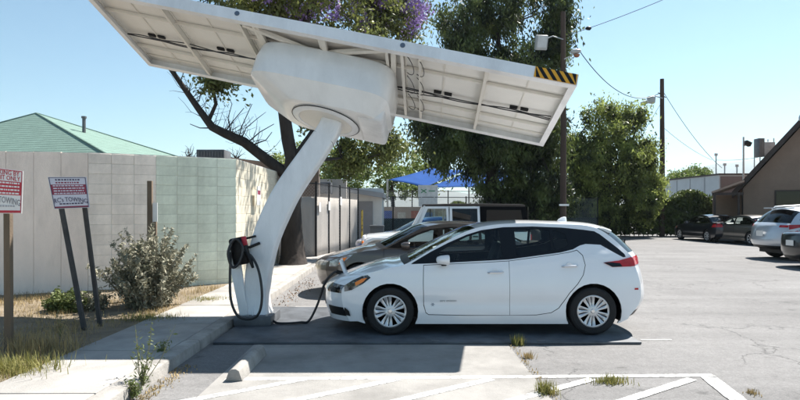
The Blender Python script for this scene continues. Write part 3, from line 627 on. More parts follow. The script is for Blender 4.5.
def jeep():
    r = thing('off_road_vehicle', 'white boxy off road vehicle with black hard top behind the taupe sedan', 'off-roader', (1.20, 15.6, 0), 0, 'parked cars'); L = 4.6
    P = lambda u, y, z: (u - L / 2, y, z)
    def pr(name, poly, y0, y1, mat, par=r, bevel=.02): m = MB(); m.prism([P(u, y0, z) for u, z in poly], (0, y1 - y0, 0)); return m.build(name, mat, par, bevel=bevel)
    pr('body_tub', [(1.45, .50), (1.45, 1.14), (4.45, 1.14), (4.45, .52), (4.0, .48), (3.98, .75), (3.75, .98), (3.35, .98), (3.1, .72), (3.05, .5)], -.78, .78, JWHITE)
    # hood: tapered to the nose
    m = MB(); rg = []
    for u, hw, zt, zb in ((.18, .50, .98, .55), (.24, .53, 1.045, .52), (.9, .60, 1.10, .55), (1.46, .70, 1.14, .55)): rg.append([P(u, -hw, zb), P(u, -hw, zt - .06), P(u, -hw + .06, zt), P(u, 0, zt + .02), P(u, hw - .06, zt), P(u, hw, zt - .06), P(u, hw, zb)])
    m.rings(rg); m.build('hood', JWHITE, r, 35)
    m = MB(); m.box(P(.15, 0, .80), (.07, 1.08, .46)); gr = m.build('grille', JWHITE, r, bevel=.02)
    for k in range(7): m = MB(); m.box(P(.112, -.24 + .08 * k, .82), (.008, .035, .28)); m.build('slot', BLACK, gr)
    for sg in (-1, 1):
        m = MB(); m.lathe([(0, -.02), (.09, -.02), (.095, 0), (.085, .01)], P(.115, sg * .40, .85), 'x', 18); m.build('headlamp', HEADL, r, 40)
        # front and rear flares
        for cx, nm in ((.72, 'front_fender'), (3.55, 'rear_flare')):
            y0, y1 = (.56, .92) if cx < 1 else (.74, .93); poly = [(cx - .62, .78), (cx - .50, .93), (cx - .3, 1.0), (cx + .3, 1.0), (cx + .48, .90), (cx + .66, .56), (cx + .60, .54), (cx + .42, .84), (cx + .26, .93), (cx - .26, .93), (cx - .44, .86), (cx - .55, .74)]
            pr(nm, poly, sg * y0, sg * y1, JWHITE if cx > 1 else JWHITE, r, .012)
            wheel(r, cx - L / 2, sg * .79, sg, .395, .23, .25, 5)
        m = MB(); m.box(P(.14, sg * .72, .87), (.05, .12, .07)); m.build('turn_signal', AMBER, r, bevel=.015)
        pr('side_step', [(1.5, .40), (1.5, .48), (3.0, .48), (3.0, .40)], sg * .78, sg * .90, BLACK)
        for a, b in ((1.50, 2.36), (2.40, 3.16)):
            poly = [(a, .54), (a, 1.12), (b, 1.12), (b, .62 if b < 3 else .80), (b - .12, .54)]
            d = pr('door', poly, sg * .775, sg * .80, JWHITE, r, .008)
            m = MB(); m.box(P(b - .13, sg * .825, 1.02), (.14, .03, .035)); m.build('handle', BLACK, d, bevel=.008)
            # door frame and glass
            t = [(a + (.26 if a < 2 else -.02), 1.79), (b - .01, 1.79)]; lo = [(a - .02 if a < 2 else a - .03, 1.145), (b, 1.145)]
            fr = MB(); outer = [lo[0], lo[1], t[1], t[0]]; cx_, cz_ = np.mean(outer, 0); innr = [(lo[0][0] + .08, 1.18), (lo[1][0] - .06, 1.18), (t[1][0] - .06, 1.735), (t[0][0] + .06, 1.735)]
            for off in (0, 1):
                pass
            v, f = cdt([outer, innr], .2); ys = lambda z: .79 - (z - 1.14) * .14
            for y_, in ((0,),): fr.add([P(p[0], sg * ys(p[1]), p[1]) for p in v], f)
            o = fr.build('window_frame', JWHITE, r); md = o.modifiers.new('s', 'SOLIDIFY'); md.thickness = .03; md.offset = 0
            g = MB(); g.add([P(p[0], sg * ys(p[1]), p[1]) for p in innr], [(0, 1, 2, 3)]); g.build('window', GLASSD if a > 2 else GLASS, r)
        m = MB(); m.box(P(1.62, sg * .92, 1.24), (.12, .20, .17)); m.build('mirror', BLACK, r, bevel=.04)
        # windshield pillar
        m = MB(); m.tube([P(1.40, sg * .72, 1.12), P(1.75, sg * .66, 1.80)], .04, 6); m.build('windshield_pillar', JWHITE, r)
        # hard top sides
        pr('hard_top_side', [(3.17, 1.15), (3.17, 1.80), (4.32, 1.80), (4.45, 1.15)], sg * .70, sg * .76, MATB, r, .015)
        g = MB(); g.prism([P(3.32, sg * .764, 1.27), P(3.32, sg * .764, 1.70), P(4.2, sg * .764, 1.70), P(4.28, sg * .764, 1.27)], (0, sg * .004, 0)); g.build('quarter_window', GLASSD, r)
        m = MB(); m.box(P(4.46, sg * .70, .95), (.05, .12, .24)); m.build('tail_lamp', TAILR, r, bevel=.015)
    m = MB(); rg = [[P(u, -.70, z), P(u, -.66, z + .05), P(u, 0, z + .07), P(u, .66, z + .05), P(u, .70, z)] for u, z in ((1.72, 1.785), (2.3, 1.80), (3.2, 1.805), (4.33, 1.79))]
    m.rings(rg); m.build('hard_top', MATB, r, 35)
    m = MB(); m.add([P(1.38, -.70, 1.13), P(1.38, .70, 1.13), P(1.73, .66, 1.79), P(1.73, -.66, 1.79)], [(0, 1, 2, 3)]); m.build('windshield', GLASS, r)
    m = MB(); m.box(P(4.40, 0, 1.47), (.03, 1.4, .62)); m.build('rear_window', GLASSD, r)
    for nm, u in (('front_bumper', .02), ('rear_bumper', 4.56)): m = MB(); m.box(P(u, 0, .60), (.16, 1.7, .20)); m.build(nm, BLACK, r, bevel=.03)
    m = MB(); m.lathe([(.1, -.1), (.36, -.12), (.395, -.06), (.395, .06), (.36, .12), (.1, .1)], P(4.68, 0, .98), 'x', 28); m.build('spare_wheel', RUBBER, r, 40)
    m = MB(); m.box(P(2.3, 0, .45), (3.9, 1.2, .16)); m.build('underbody', BLACK, r)
    for y in (-.36, .36):
        m = MB(); m.box(P(2.35, y, 1.12), (.14, .46, .62), (0, .15, 0)); m.box(P(2.42, y, 1.50), (.09, .24, .16)); m.build('seat_back', SEAT, r, bevel=.03)
jeep()

# ------------------------------------------------------------------ solar charging station
def station():
    r = thing('solar_charging_station', 'white solar charging station with curved column and tilted panel canopy', 'charging station', (-2.13, 8.62, 0))
    O = Matrix.Translation(-Vector(r.location))
    def bw(m, name, mat, par=r, **k): return m.xf(O).build(name, mat, par, **k)
    m = MB(); m.box((.345, 8.62, .0205), (5.41, 2.66, .029)); pl = bw(m, 'base_plate', STEEL, bevel=.006)
    for x in (-.9, .45, 1.8): m = MB(); m.box((x, 7.34, .038), (.10, .05, .012)); bw(m, 'lifting_lug', DARKST, pl, bevel=.004)
    m = MB(); m.box((-2.12, 8.62, .105), (.54, .66, .14)); bb = bw(m, 'base_block', DARKST, bevel=.012)
    for x in (-2.33, -2.2, -2.05, -1.92): m = MB(); m.lathe([(0, .0), (.022, 0), (.022, .02), (0, .02)], (x, 8.34, .175), 'z', 6); bw(m, 'bolt', CHROME, bb)
    # column
    path = cr_spline([(-2.14, 8.62, .17), (-2.125, 8.62, .5), (-2.09, 8.63, .85), (-1.97, 8.65, 1.35), (-1.70, 8.69, 1.95), (-1.33, 8.76, 2.52), (-1.10, 8.81, 2.88), (-1.03, 8.83, 3.05)], 6)
    rs = []
    for i, p in enumerate(path):
        t = path[min(i + 1, len(path) - 1)] - path[max(i - 1, 0)]; t = Vector(t).normalized(); n = Vector((t.z, 0, -t.x)).normalized(); b = t.cross(n)
        k = i / (len(path) - 1); hx = float(np.interp(k, [0, .05, .12, .5, 1], [.215, .185, .165, .19, .155])); hy = float(np.interp(k, [0, .05, .12, .5, 1], [.22, .195, .175, .18, .16]))
        rs.append([Vector(p) + n * a + b * c for a, c in rrect(-hx, -hy, hx, hy, .045, 4)])
    m = MB(); m.rings(rs); col = bw(m, 'column', WHITE, smooth=40)
    for k in (20, 31, 37):
        p = Vector(path[k]); t = Vector(path[k + 1] - path[k - 1]).normalized(); n = Vector((t.z, 0, -t.x)).normalized(); b = t.cross(n)
        sgn = -1 if b.y > 0 else 1
        m = MB(); c = p + b * sgn * .155; m.tube([c, c + b * sgn * (.016 if k > 20 else .03)], .08 if k > 20 else .018, 20); bw(m, 'access_cover', WHITE, col, smooth=40)
    for i in (34,):                               # seam of the upper column joint
        rs = []
        for e, grow in ((-.006, .0015), (.006, .0015)):
            p = Vector(path[i]); t = Vector(path[i + 1] - path[i - 1]).normalized(); n = Vector((t.z, 0, -t.x)).normalized(); b = t.cross(n); hx, hy = .167 + grow, .166 + grow
            rs.append([p + t * e + n * a + b * c for a, c in rrect(-hx, -hy, hx, hy, .045, 4)])
        m = MB(); m.rings(rs, False, False); bw(m, 'seam', DARKST, col, smooth=40)
    for k_ in range(4):                           # stiffener plates at the foot
        m = MB(); a_ = [(-.2, 0), (.2, 0), (0, -.21), (0, .21)][k_]; m.prism([(-2.14 + a_[0] * .75, 8.62 + a_[1] * .75 - (.006 if a_[0] else 0), .17), (-2.14 + a_[0] * 1.25, 8.62 + a_[1] * 1.25 - (.006 if a_[0] else 0), .17), (-2.14 + a_[0] * .75, 8.62 + a_[1] * .75 - (.006 if a_[0] else 0), .36)], (0, .012, 0) if a_[0] else (.012, 0, 0)); bw(m, 'stiffener', WHITE, col)
    # canopy, built flat in its own frame then tilted
    CM = O @ Matrix.Translation((-1.11, 9.087, 3.833)) @ (Matrix.Rotation(-.098, 4, 'Z') @ Matrix.Rotation(.216, 4, 'Y') @ Matrix.Rotation(-.264, 4, 'X'))
    L, Wd, H = 7.2, 2.23, .17
    def cb(m, name, mat, par=r, **k): return m.xf(CM).build(name, mat, par, **k)
    for nm, y, s in (('canopy_beam', -Wd / 2, 1), ('canopy_beam', Wd / 2, -1)):
        m = MB(); m.prism([(-L / 2, y, 0), (-L / 2, y, H), (-L / 2, y + s * .05, H), (-L / 2, y + s * .05, H - .01), (-L / 2, y + s * .012, H - .01), (-L / 2, y + s * .012, .012), (-L / 2, y + s * .10, .012), (-L / 2, y + s * .10, 0)], (L, 0, 0)); bm_ = cb(m, nm, WHITE)
        for x in (-2.75, -1.2, 1.2): 
            m = MB(); m.tube([(x, y - s * .0, .10), (x, y - s * .012, .10)], .035, 14); cb(m, 'bolt', CHROME if 0 else M('bolt steel', (.15, .18, .22), .4, .6), bm_, smooth=40)
    for x, s in ((-L / 2, 1), (L / 2, -1)):
        m = MB(); y = Wd / 2 - .014; m.prism([(x, -y, .002), (x, -y, H - .004), (x + s * .012, -y, H - .004), (x + s * .012, -y, .014), (x + s * .09, -y, .014), (x + s * .09, -y, .002)], (0, 2 * y, 0)); cb(m, 'end_beam', WHITE)
    for x in (-2.4, -1.2, -.98, 0, .98, 1.2, 1.46, 2.4):
        m = MB(); y = Wd / 2 - .11; w = .022; m.prism([(x - w, -y - .09, .016), (x + w, -y - .09, .016), (x + w, -y - .09, .022), (x + .006, -y - .09, .026), (x + .006, -y - .09, .126), (x - .006, -y - .09, .126), (x - .006, -y - .09, .026), (x - w, -y - .09, .022)], (0, 2 * y + .18, 0)); cb(m, 'cross_member', WHITE_UN)
    for y in (-.88, -.52, .52, .88):
        m = MB(); m.box((0, y, .098 if abs(y) < .6 else .116), (L - .1, .03, .045 if abs(y) < .6 else .02)); cb(m, 'purlin', WHITE_UN)
    for x in (-3.0, -1.8, 1.8, 3.0):
        m = MB(); m.box((x, 0, .124), (.018, Wd - .2, .014)); cb(m, 'panel_rib', WHITE_UN)
    cells = M('solar cells', (.01, .014, .035), .12, var=.2, scale=8)
    for i in range(6):
        x = -3.0 + 1.2 * i; m = MB(); m.box((x, 0, .138), (1.198, Wd - .03, .012)); pn = cb(m, 'solar_panel', BACKSH)
        m = MB(); m.box((x, 0, .150), (1.198, Wd - .03, .006)); cb(m, 'cell_face', cells, pn)
        for s in (-1, 1):
            m = MB(); m.box((x + s * .575, 0, .121), (.02, Wd - .06, .02)); cb(m, 'panel_frame', WHITE_UN, pn)
        for xx in (-.28, .28):
            m = MB(); m.box((x + xx * .3, .1, .112), (.12, .07, .03)); cb(m, 'junction_box', BLACK, pn, bevel=.006)
    for k in range(3):
        pts = []; ph = k * 1.7
        for i in range(73):
            x = -3.5 + 7.0 * i / 72; pts.append((x, .1 + .035 * math.sin(x * 3.1 + ph) + .02 * k, .075 - .022 * abs(math.sin(x * 2.6 + ph * 1.3))))
        m = MB(); m.tube(pts, .009, 5); cb(m, 'panel_wire', CABLE, smooth=60)
    for x in (1.25, 1.4):
        for y0 in (-.7, -.1, .5):
            m = MB(); m.tube([(x + .22 * math.sin(a) * .6, y0 + .25 * math.cos(a), .06 - .09 * math.sin(a)) for a in np.linspace(0, PI, 9)], .006, 5); cb(m, 'cable_loop', CABLE, smooth=60)
    # braces between the housing and the near beam
    for a, b in (((-1.15, -.95, .02), (.75, -.25, -.02)), ((.95, -1.0, .02), (-.85, -.25, -.02)), ((-.9, -.3, .0), (-.95, -1.05, .03)), ((.05, -.4, -.04), (.05, -1.05, .025)), ((1.05, -.3, 0), (1.08, -1.05, .03))):
        a, b = Vector(a), Vector(b); d = (b - a).normalized(); n = Vector((-d.y, d.x, 0)).normalized() * .035; m = MB(); m.prism([a - n, a + n, a + n + Vector((0, 0, .05)), a - n + Vector((0, 0, .05))], b - a); cb(m, 'brace', WHITE_UN)
    # tracker housing
    def ring(cx, cy, hl, hw, z, e=3.2, n=48, z2=0):
        o = []
        for j in range(n):
            a = 2 * PI * j / n; c, s_ = math.cos(a), math.sin(a); x = math.copysign(abs(c) ** (2 / e), c) * hl; o.append((cx + x, cy + math.copysign(abs(s_) ** (2 / e), s_) * hw, z + z2 * x))
        return o
    m = MB(); cx, cy = .06, -.02
    m.rings([ring(cx, cy, .98, .67, .012, 5), ring(cx, cy, 1.035, .72, .0, 5), ring(cx, cy, 1.055, .74, -.04, 5), ring(cx, cy, 1.065, .76, -.25, 6), ring(cx, cy, 1.06, .76, -.515, 6), ring(cx + .01, cy, 1.04, .745, -.53, 6), ring(cx + .19, cy, .77, .57, -.765, 4.5), ring(cx + .19, cy, .74, .54, -.775, 4.5), ring(cx + .19, cy, .70, .5, -.777, 4.5)])
    hs = cb(m, 'tracker_housing', WHITE_SH, smooth=24)
    m = MB(); m.box((cx + .82, cy + .05, -.58), (.40, 1.0, .42)); cb(m, 'drive_cover', WHITE, hs, bevel=.06, seg=3)
    m = MB(); m.lathe([(.40, -.76), (.50, -.765), (.525, -.79), (.50, -.81), (.42, -.815), (.40, -.79)], (cx + .10, cy, 0), 'z', 48, closed=True); cb(m, 'slew_ring', WHITE, hs, smooth=40)
    m = MB(); m.lathe([(.28, -.76), (.41, -.765), (.41, -.805), (.28, -.81)], (cx + .10, cy, 0), 'z', 40); cb(m, 'slew_bearing', WHITE_UN, hs, smooth=40)
    m = MB(); m.lathe([(.525, -.785), (.533, -.793), (.525, -.80)], (cx + .10, cy, 0), 'z', 48, closed=True); cb(m, 'ring_gap', BLACK, hs, smooth=40)
    # hazard board on the near beam
    x0, x1, z0, z1 = 3.02, 3.585, .012, .165; y = -Wd / 2
    m = MB(); m.box(((x0 + x1) / 2, y - .005, (z0 + z1) / 2), (x1 - x0, .008, z1 - z0)); hz = cb(m, 'hazard_board', YELLOW)
    for k in range(6):
        a = x0 - .09 + k * .115; w = .058; q = []
        poly = [(a, z1), (a + w, z1), (a + w + .12, z0), (a + .12, z0)]; poly = [(min(max(px_, x0 + .002), x1 - .002), pz) for px_, pz in poly]
        m = MB(); m.prism([(p_, y - .0115, q_) for p_, q_ in poly], (0, .002, 0)); cb(m, 'stripe', BLACK, hz)
    # charger with holster and cables
    ch = MB(); c = AT(240, 251, 8.36); m = MB(); m.box((c.x, c.y, c.z), (.24, .16, .40), (0, R(-12), 0)); cu = bw(m, 'charger', BLACK, bevel=.04, seg=3)
    m = MB(); p = AT(243, 243, 8.26); m.box(p + Vector((.02, 0, .03)), (.07, .03, .13), (0, R(-12), 0)); bw(m, 'charger_face', REDP, cu, bevel=.012)
    m = MB(); p = AT(232, 258, 8.36); m.prism([p + Vector((-.07, -.06, .12)), p + Vector((.05, -.06, .10)), p + Vector((.09, -.06, -.16)), p + Vector((.0, -.06, -.12))], (0, .14, 0)); bw(m, 'side_cover', WHITE_UN, cu, bevel=.012)
    m = MB(); m.tube([AT(238, 250, 8.40), AT(250, 247, 8.42), AT(260, 243, 8.44)], .02, 6); m.tube([AT(240, 240, 8.40), AT(256, 236, 8.44)], .016, 6); bw(m, 'bracket', BLACK, cu)
    m = MB(); m.tube([AT(246, 252, 8.26), AT(250, 258, 8.24), AT(253, 268, 8.22)], [.03, .035, .018], 8); bw(m, 'holster', BLACK, cu, smooth=50)
    # white charger leg
    m = MB(); a, b = AT(233, 262, 8.42), AT(243, 316, 8.36); m.prism([a + Vector((-.06, 0, .0)), a + Vector((.10, 0, .04)), b + Vector((.07, 0, -.02)), b + Vector((-.045, 0, -.02))], (0, .06, 0)); bw(m, 'charger_leg', WHITE, bevel=.008)
    lp = cr_spline([AT(231, 252, 8.27), AT(230, 275, 8.24), AT(231, 300, 8.2), AT(238, 316, 8.16), AT(250, 319, 8.13), AT(259, 313, 8.12), AT(262, 295, 8.14), AT(259, 272, 8.18), AT(252, 257, 8.24), AT(243, 251, 8.27)], 6)
    m = MB(); m.tube(lp, .019, 8); bw(m, 'cable_coil', CABLE, smooth=60)
    for k in range(3):
        m = MB(); o = Vector((.012 * k, -.03 * k, 0)); m.tube([Vector(p) + o for p in cr_spline([AT(231, 243, 8.25), AT(228, 254, 8.22), AT(232, 267, 8.2), AT(239, 262, 8.2), AT(242, 247, 8.22), AT(236, 239, 8.24), AT(231, 243, 8.25)], 5)], .018, 7); bw(m, 'cable_wrap', CABLE, smooth=60)
    g0 = lambda px_, py_: G(px_, py_, .06)
    lead = cr_spline([(-1.87, 8.45, .09), (-1.78, 8.40, .058), (-1.62, 8.38, .058), (-1.45, 8.45, .058), (-1.34, 8.5, .07), (-1.22, 8.53, .30), (-1.12, 8.55, .60), (-1.02, 8.55, .74), (-.92, 8.55, .79), (-.82, 8.55, .75)], 7)
    m = MB(); m.tube(lead, .018, 8); bw(m, 'charging_cable', CABLE, smooth=60)
    m = MB(); m.tube([(-.94, 8.55, .79), (-.86, 8.55, .765), (-.79, 8.55, .725)], [.028, .034, .03], 10); bw(m, 'charging_plug', BLACK, smooth=50)
station()
m = MB(); m.prism([(-1.73, 5.72, .006), (-1.56, 5.72, .006), (-1.595, 5.72, .105), (-1.625, 5.72, .125), (-1.665, 5.72, .125), (-1.695, 5.72, .105)], (0, 1.05, 0))
tag(m.build('wheel_stop', KERB, bevel=.005), 'worn concrete wheel stop lying beside the hatched bay', 'wheel stop')

# ------------------------------------------------------------------ tow signs
def sign(label, panel, posts, pm, wm, rm, bars, lines, postmat, big):
    r = thing('tow_sign', label, 'sign', posts[0][0]); O = -Vector(r.location)
    a, b, c, d = [Vector(p) for p in panel]              # tl tr br bl
    def at(u, v, off=0): p = a + (b - a) * u + (d - a) * v + (a - b + c - d) * u * v; n = (b - a).cross(d - a).normalized(); n = n if n.y < 0 else -n; return p + n * off + O
    def quad(name, u0, v0, u1, v1, off, mat, par):
        m = MB(); m.prism([at(u0, v0, off), at(u1, v0, off), at(u1, v1, off), at(u0, v1, off)], (at(0, 0, .002) - at(0, 0))); return m.build(name, mat, par)
    m = MB(); m.prism([at(0, 0), at(1, 0), at(1, 1), at(0, 1)], at(0, 0, .006) - at(0, 0)); P = m.build('sign_panel', wm, r)
    for k, (p, q, rad) in enumerate(posts):
        m = MB(); p, q = Vector(p) + O, Vector(q) + O; d_ = (q - p)
        m.prism([p + Vector((-rad, -rad * .8, -.1)), p + Vector((rad, -rad * .8, -.1)), p + Vector((rad, rad * .8, -.1)), p + Vector((-rad, rad * .8, -.1))], d_ + Vector((0, 0, .1))); m.build('post', postmat, r)
    quad('red_band', .03, bars[0], .97, bars[1], .0065, rm, P); quad('red_band', .03, .93, .97, .985, .0065, rm, P)
    for (u0, v0, u1, v1) in ((.02, .015, .98, .03), (.02, .97, .98, .985), (.02, .03, .035, .97), (.965, .03, .98, .97)): quad('border', u0, v0, u1, v1, .0095, pm, P)
    nb = 4
    for k in range(nb):                                   # small unreadable print, as broken strokes
        v = bars[0] + (bars[1] - bars[0]) * (k + .5) / nb; u = .09; m = MB()
        while u < .90:
            w = random.uniform(.03, .10); e = min(.92, u + w); m.prism([at(u, v - .018, .0095), at(e, v - .018, .0095), at(e, v + .018, .0095), at(u, v + .018, .0095)], at(0, 0, .001) - at(0, 0)); u = e + .02
        tag(m.build('fine_print', wm, P), kind='stuff')
    wid = (b - a).length; ht = (d - a).length; X = (b - a).normalized(); Y = (a - d).normalized(); N = X.cross(Y)
    for s, v, size, arc, w, mt in lines:
        if s is None:
            u = .18; m = MB()
            while u < .80:
                e = u + random.uniform(.03, .07); m.prism([at(u, v - size, .0095), at(e, v - size, .0095), at(e, v + size, .0095), at(u, v + size, .0095)], at(0, 0, .001) - at(0, 0)); u = e + .025
            tag(m.build('fine_print', mt, P), kind='stuff'); continue
        o = at(.5, v, .0085); T = Matrix(((X.x, Y.x, N.x, o.x), (X.y, Y.y, N.y, o.y), (X.z, Y.z, N.z, o.z), (0, 0, 0, 1)))
        text(s, size * ht, mt, P, T, arc=arc, width=w * wid)
Ys = 7.75
sign('faded towing sign on two leaning dark posts', [AT(48, 177, Ys), AT(86.5, 177, Ys), AT(90, 207.5, Ys), AT(54.5, 209, Ys)],
     [(G(86, 331, .1), AT(56, 179, Ys + .05), .027), (G(101, 326, .1), AT(81, 179, Ys + .06), .025)], INK, SIGNF, REDF, (.24, .56), [(None, .09, .022, 0, 0, INK), (None, .18, .022, 0, 0, REDF), ("RC's TOWING", .72, .20, .55, .86, INK), (None, .85, .02, 0, 0, INK)], DKPOST, 1)
Ys = 6.6
sign('bright red and white towing sign cut off by the left edge', [AT(-14, 166.5, Ys), AT(23.5, 171, Ys), AT(22, 213.5, Ys), AT(-14, 213.5, Ys)],
     [(G(9, 350, .1), AT(8, 175, Ys + .05), .036)], REDP, SIGNW, REDP, (.27, .58), [("PARKING BY", .085, .14, 0, .80, REDP), ("PERMIT ONLY", .20, .14, 0, .84, REDP), ("RC's TOWING", .70, .19, .5, .88, M('grey ink', (.25, .25, .27), .6)), (None, .83, .02, 0, 0, M('pale ink', (.42, .42, .45), .6))], WOODP, 1)
def stake():
    r = thing('wooden_stake', 'bare brown stake with a white tag behind the grey bush', 'stake', tuple(AT(150, 305, 10.3).xy) + (.1,)); O = Vector(r.location)
    m = MB(); m.box((0, 0, 1.02), (.085, .06, 2.2)); m.build('post', WOODP, r, bevel=.006)
    m = MB(); m.box((.08, .03, .72), (.055, .05, 1.5)); m.build('post', WOODP, r, bevel=.006)
    m = MB(); m.box((.09, .0, 1.56), (.085, .01, .34)); m.build('tag', SIGNW, r)
stake()

# ------------------------------------------------------------------ vegetation
def leafquads(C, l, w, droop=0., jit=.35):
    n = len(C); d = rng.normal(size=(n, 3)); d[:, 2] -= droop * 2.2; d /= np.linalg.norm(d, axis=1)[:, None]
    e = rng.normal(size=(n, 3)); e -= (e * d).sum(1)[:, None] * d; e /= np.linalg.norm(e, axis=1)[:, None]
    s = (1 + jit * rng.uniform(-1, 1, n))[:, None]; d = d * s * l / 2; e = e * s * w / 2
    return np.stack([C - d, C - d * .1 + e, C + d, C - d * .1 - e], 1)
def ellips(n, c, rad, shell=.45):
    d = rng.normal(size=(n, 3)); d /= np.linalg.norm(d, axis=1)[:, None]; q = rng.uniform(0, 1, n) ** shell; return np.array(c) + d * q[:, None] * np.array(rad)
def clumped(cent, per, sp, flat=.8):
    k = len(cent); s = rng.uniform(.55, 1.3, k)[:, None, None]; return (cent[:, None, :] + rng.normal(size=(k, per, 3)) * s * np.array([sp, sp, sp * flat])).reshape(-1, 3)
def weep(cent, per, length, wid):
    k = len(cent); L = rng.uniform(.4, 1.0, k) * length; t = rng.uniform(0, 1, (k, per)); o = rng.normal(size=(k, per, 3)) * wid
    p = cent[:, None, :] + o; p[:, :, 2] -= t * L[:, None]; return p.reshape(-1, 3)
LEAF_D = M('dark willow leaf', (.016, .027, .009), .5, var=.4, scale=.7, col2=(.115, .15, .042), trans=.4, contrast=(.41, .63))
LEAF_J = M('jacaranda leaf', (.045, .06, .016), .55, var=.4, scale=1.2, col2=(.17, .19, .055), trans=.4)
LEAF_M = M('mid green leaf', (.030, .050, .014), .5, var=.45, scale=1.0, col2=(.22, .26, .07), trans=.5, contrast=(.38, .60))
LEAF_H = M('hedge leaf', (.022, .036, .011), .5, var=.4, scale=1.5, col2=(.10, .135, .035), trans=.35)
LEAF_Y = M('yellow green leaf', (.07, .11, .02), .55, var=.4, scale=.6, col2=(.17, .22, .045), trans=.3)
LEAF_G = M('grey sage leaf', (.13, .145, .08), .7, var=.4, scale=5, col2=(.30, .28, .21), trans=.15)
LEAF_S = M('shrub leaf', (.07, .10, .025), .6, var=.35, scale=6, col2=(.14, .17, .05), trans=.25)
PURPLE = M('purple blossom', (.24, .15, .42), .6, var=.3, scale=3, col2=(.36, .25, .54), trans=.3)
DRY = M('dry straw', (.36, .27, .13), .85, var=.35, scale=3, trans=.2); GRN = M('fresh grass', (.13, .16, .03), .7, var=.35, scale=9, col2=(.27, .24, .08), trans=.3)
def tree(name, label, base, trunk, limbs, cents, gen, mat, lw, droop, cat='tree', twigs=60, tr=.05, extra=None, group=None, lthin=1.):
    r = thing(name, label, cat, base, group=group); O = np.array(base, float)
    m = MB(); m.tube([Vector(p) - Vector(base) for p, _ in trunk], [q for _, q in trunk], 12); m.build('trunk', BARK, r, 60)
    for lb in limbs: m = MB(); m.tube([Vector(p) - Vector(base) for p, _ in lb], [q * lthin for _, q in lb], 8); m.build('limb', BARK, r, 60)
    if twigs:
        m = MB(); src = [Vector(p) for lb in (limbs or [trunk]) for p, _ in lb[len(lb) // 2:]] or [Vector(trunk[-1][0])]
        for c in cents[rng.permutation(len(cents))[:twigs]]:
            c = Vector(c); s = min(src, key=lambda p: (p - c).length + random.uniform(0, 1.0)); mid = (s + c) / 2 + Vector((random.uniform(-.3, .3), random.uniform(-.3, .3), random.uniform(0, .5)))
            m.tube([s - Vector(base), mid - Vector(base), c - Vector(base)], [tr, tr * .6, tr * .25], 5)
        tag(m.build('twigs', BARK, r, 60), kind='stuff')
    cr = quadmesh('crown', leafquads(gen(cents) - O, lw[0], lw[1], droop), mat, r); tag(cr, kind='stuff')
    if extra: 
        n, pts, mt, l, w = extra; tag(quadmesh(n, leafquads(pts - O, l, w, .2), mt, r), kind='stuff')
    return r
def jacaranda():
    Y = 17.0; a = lambda px, py, dy=0: AT(px, py, Y + dy); base = G(293, 265, .1)
    trunk = [(base - Vector((0, 0, .15)), .46), (a(293, 255), .37), (a(292, 232), .31), (a(291, 205), .29), (a(293, 180), .30), (a(294, 160), .27)]
    limbs = [[(a(294, 168), .25), (a(288, 140), .24), (a(284, 112), .22), (a(284, 80), .20), (a(298, 40), .15), (a(315, 0), .10), (a(320, -50), .05)],
             [(a(293, 180), .23), (a(278, 168), .21), (a(262, 156), .19), (a(244, 142), .18), (a(226, 134), .165), (a(212, 127), .15), (a(198, 108), .12), (a(184, 88), .10), (a(170, 68), .085), (a(152, 45), .06), (a(140, 20), .04)],
             [(a(208, 122), .08), (a(216, 104), .07), (a(213, 88), .055), (a(205, 76), .045), (a(196, 60), .03)],
             [(a(294, 160), .16), (a(308, 140), .14), (a(322, 118, 1.5), .11), (a(345, 90, 2.2), .09), (a(372, 50, 3), .06), (a(395, 15, 3.6), .04)],
             [(a(300, 155), .10), (a(322, 160, 1.2), .07), (a(342, 158, 2.2), .045), (a(362, 160, 2.6), .02)]]
    for (x0, y0), tw in (((240, 142), [(246, 128), (258, 118), (266, 112)]), ((232, 138), [(228, 118), (232, 104), (226, 92)]), ((246, 144), [(260, 132), (274, 124)]), ((224, 133), [(234, 120), (244, 108)]), ((238, 141), [(242, 126), (252, 104)]), ((213, 128), [(200, 128), (190, 124)]), ((250, 146), [(266, 140), (272, 132)])):
        limbs.append([(a(x0, y0), .03)] + [(a(x, y), .018 - .005 * k) for k, (x, y) in enumerate(tw)])
    lm = limbs[1]
    for k in range(70):
        i = random.randint(2, 7); p = lm[i][0].lerp(lm[i + 1][0], random.random()); q = [(p, .014)]; d = Vector((random.uniform(-.5, 1), random.uniform(-.6, .6), random.uniform(.1, 1))).normalized()
        for n in range(4): d = (d + Vector((random.gauss(0, .3), random.gauss(0, .3), random.gauss(.05, .3)))).normalized(); p = p + d * random.uniform(.14, .32); q.append((p, .010 - .002 * n))
        limbs.append(q)
    E = [ellips(95, a(300, -10), (3.0, 2.2, 2.0)), ellips(70, a(388, 0, 3.6), (1.45, 1.6, 1.8)), ellips(16, a(352, 158, 2.6), (1.0, .6, .6)), ellips(6, a(218, 82), (.4, .3, .22)), ellips(10, a(385, 150, 2.6), (.7, .6, .5)), ellips(20, a(330, 112, 2.6), (.8, .8, .9)), ellips(10, a(272, 110), (.7, .7, .5)), ellips(9, a(258, 135, 1), (.3, .4, .3))]
    c = np.concatenate(E[:6])
    fl = np.concatenate([ellips(80, a(392, 6, 3.6), (1.3, 1.8, 1.3), .3), ellips(50, a(350, -4, 2), (1.6, 1.8, 1.2), .3), ellips(30, a(290, -4), (1.5, 2.0, .8), .3)])
    tree('jacaranda_tree', 'old dark trunked tree with purple blossom above the canopy', base, trunk, limbs, c, lambda q: clumped(q, 190, .28), LEAF_J, (.14, .07), .4, twigs=70, tr=.035, extra=('blossom', clumped(fl, 120, .13), PURPLE, .075, .055), lthin=.8)
jacaranda()
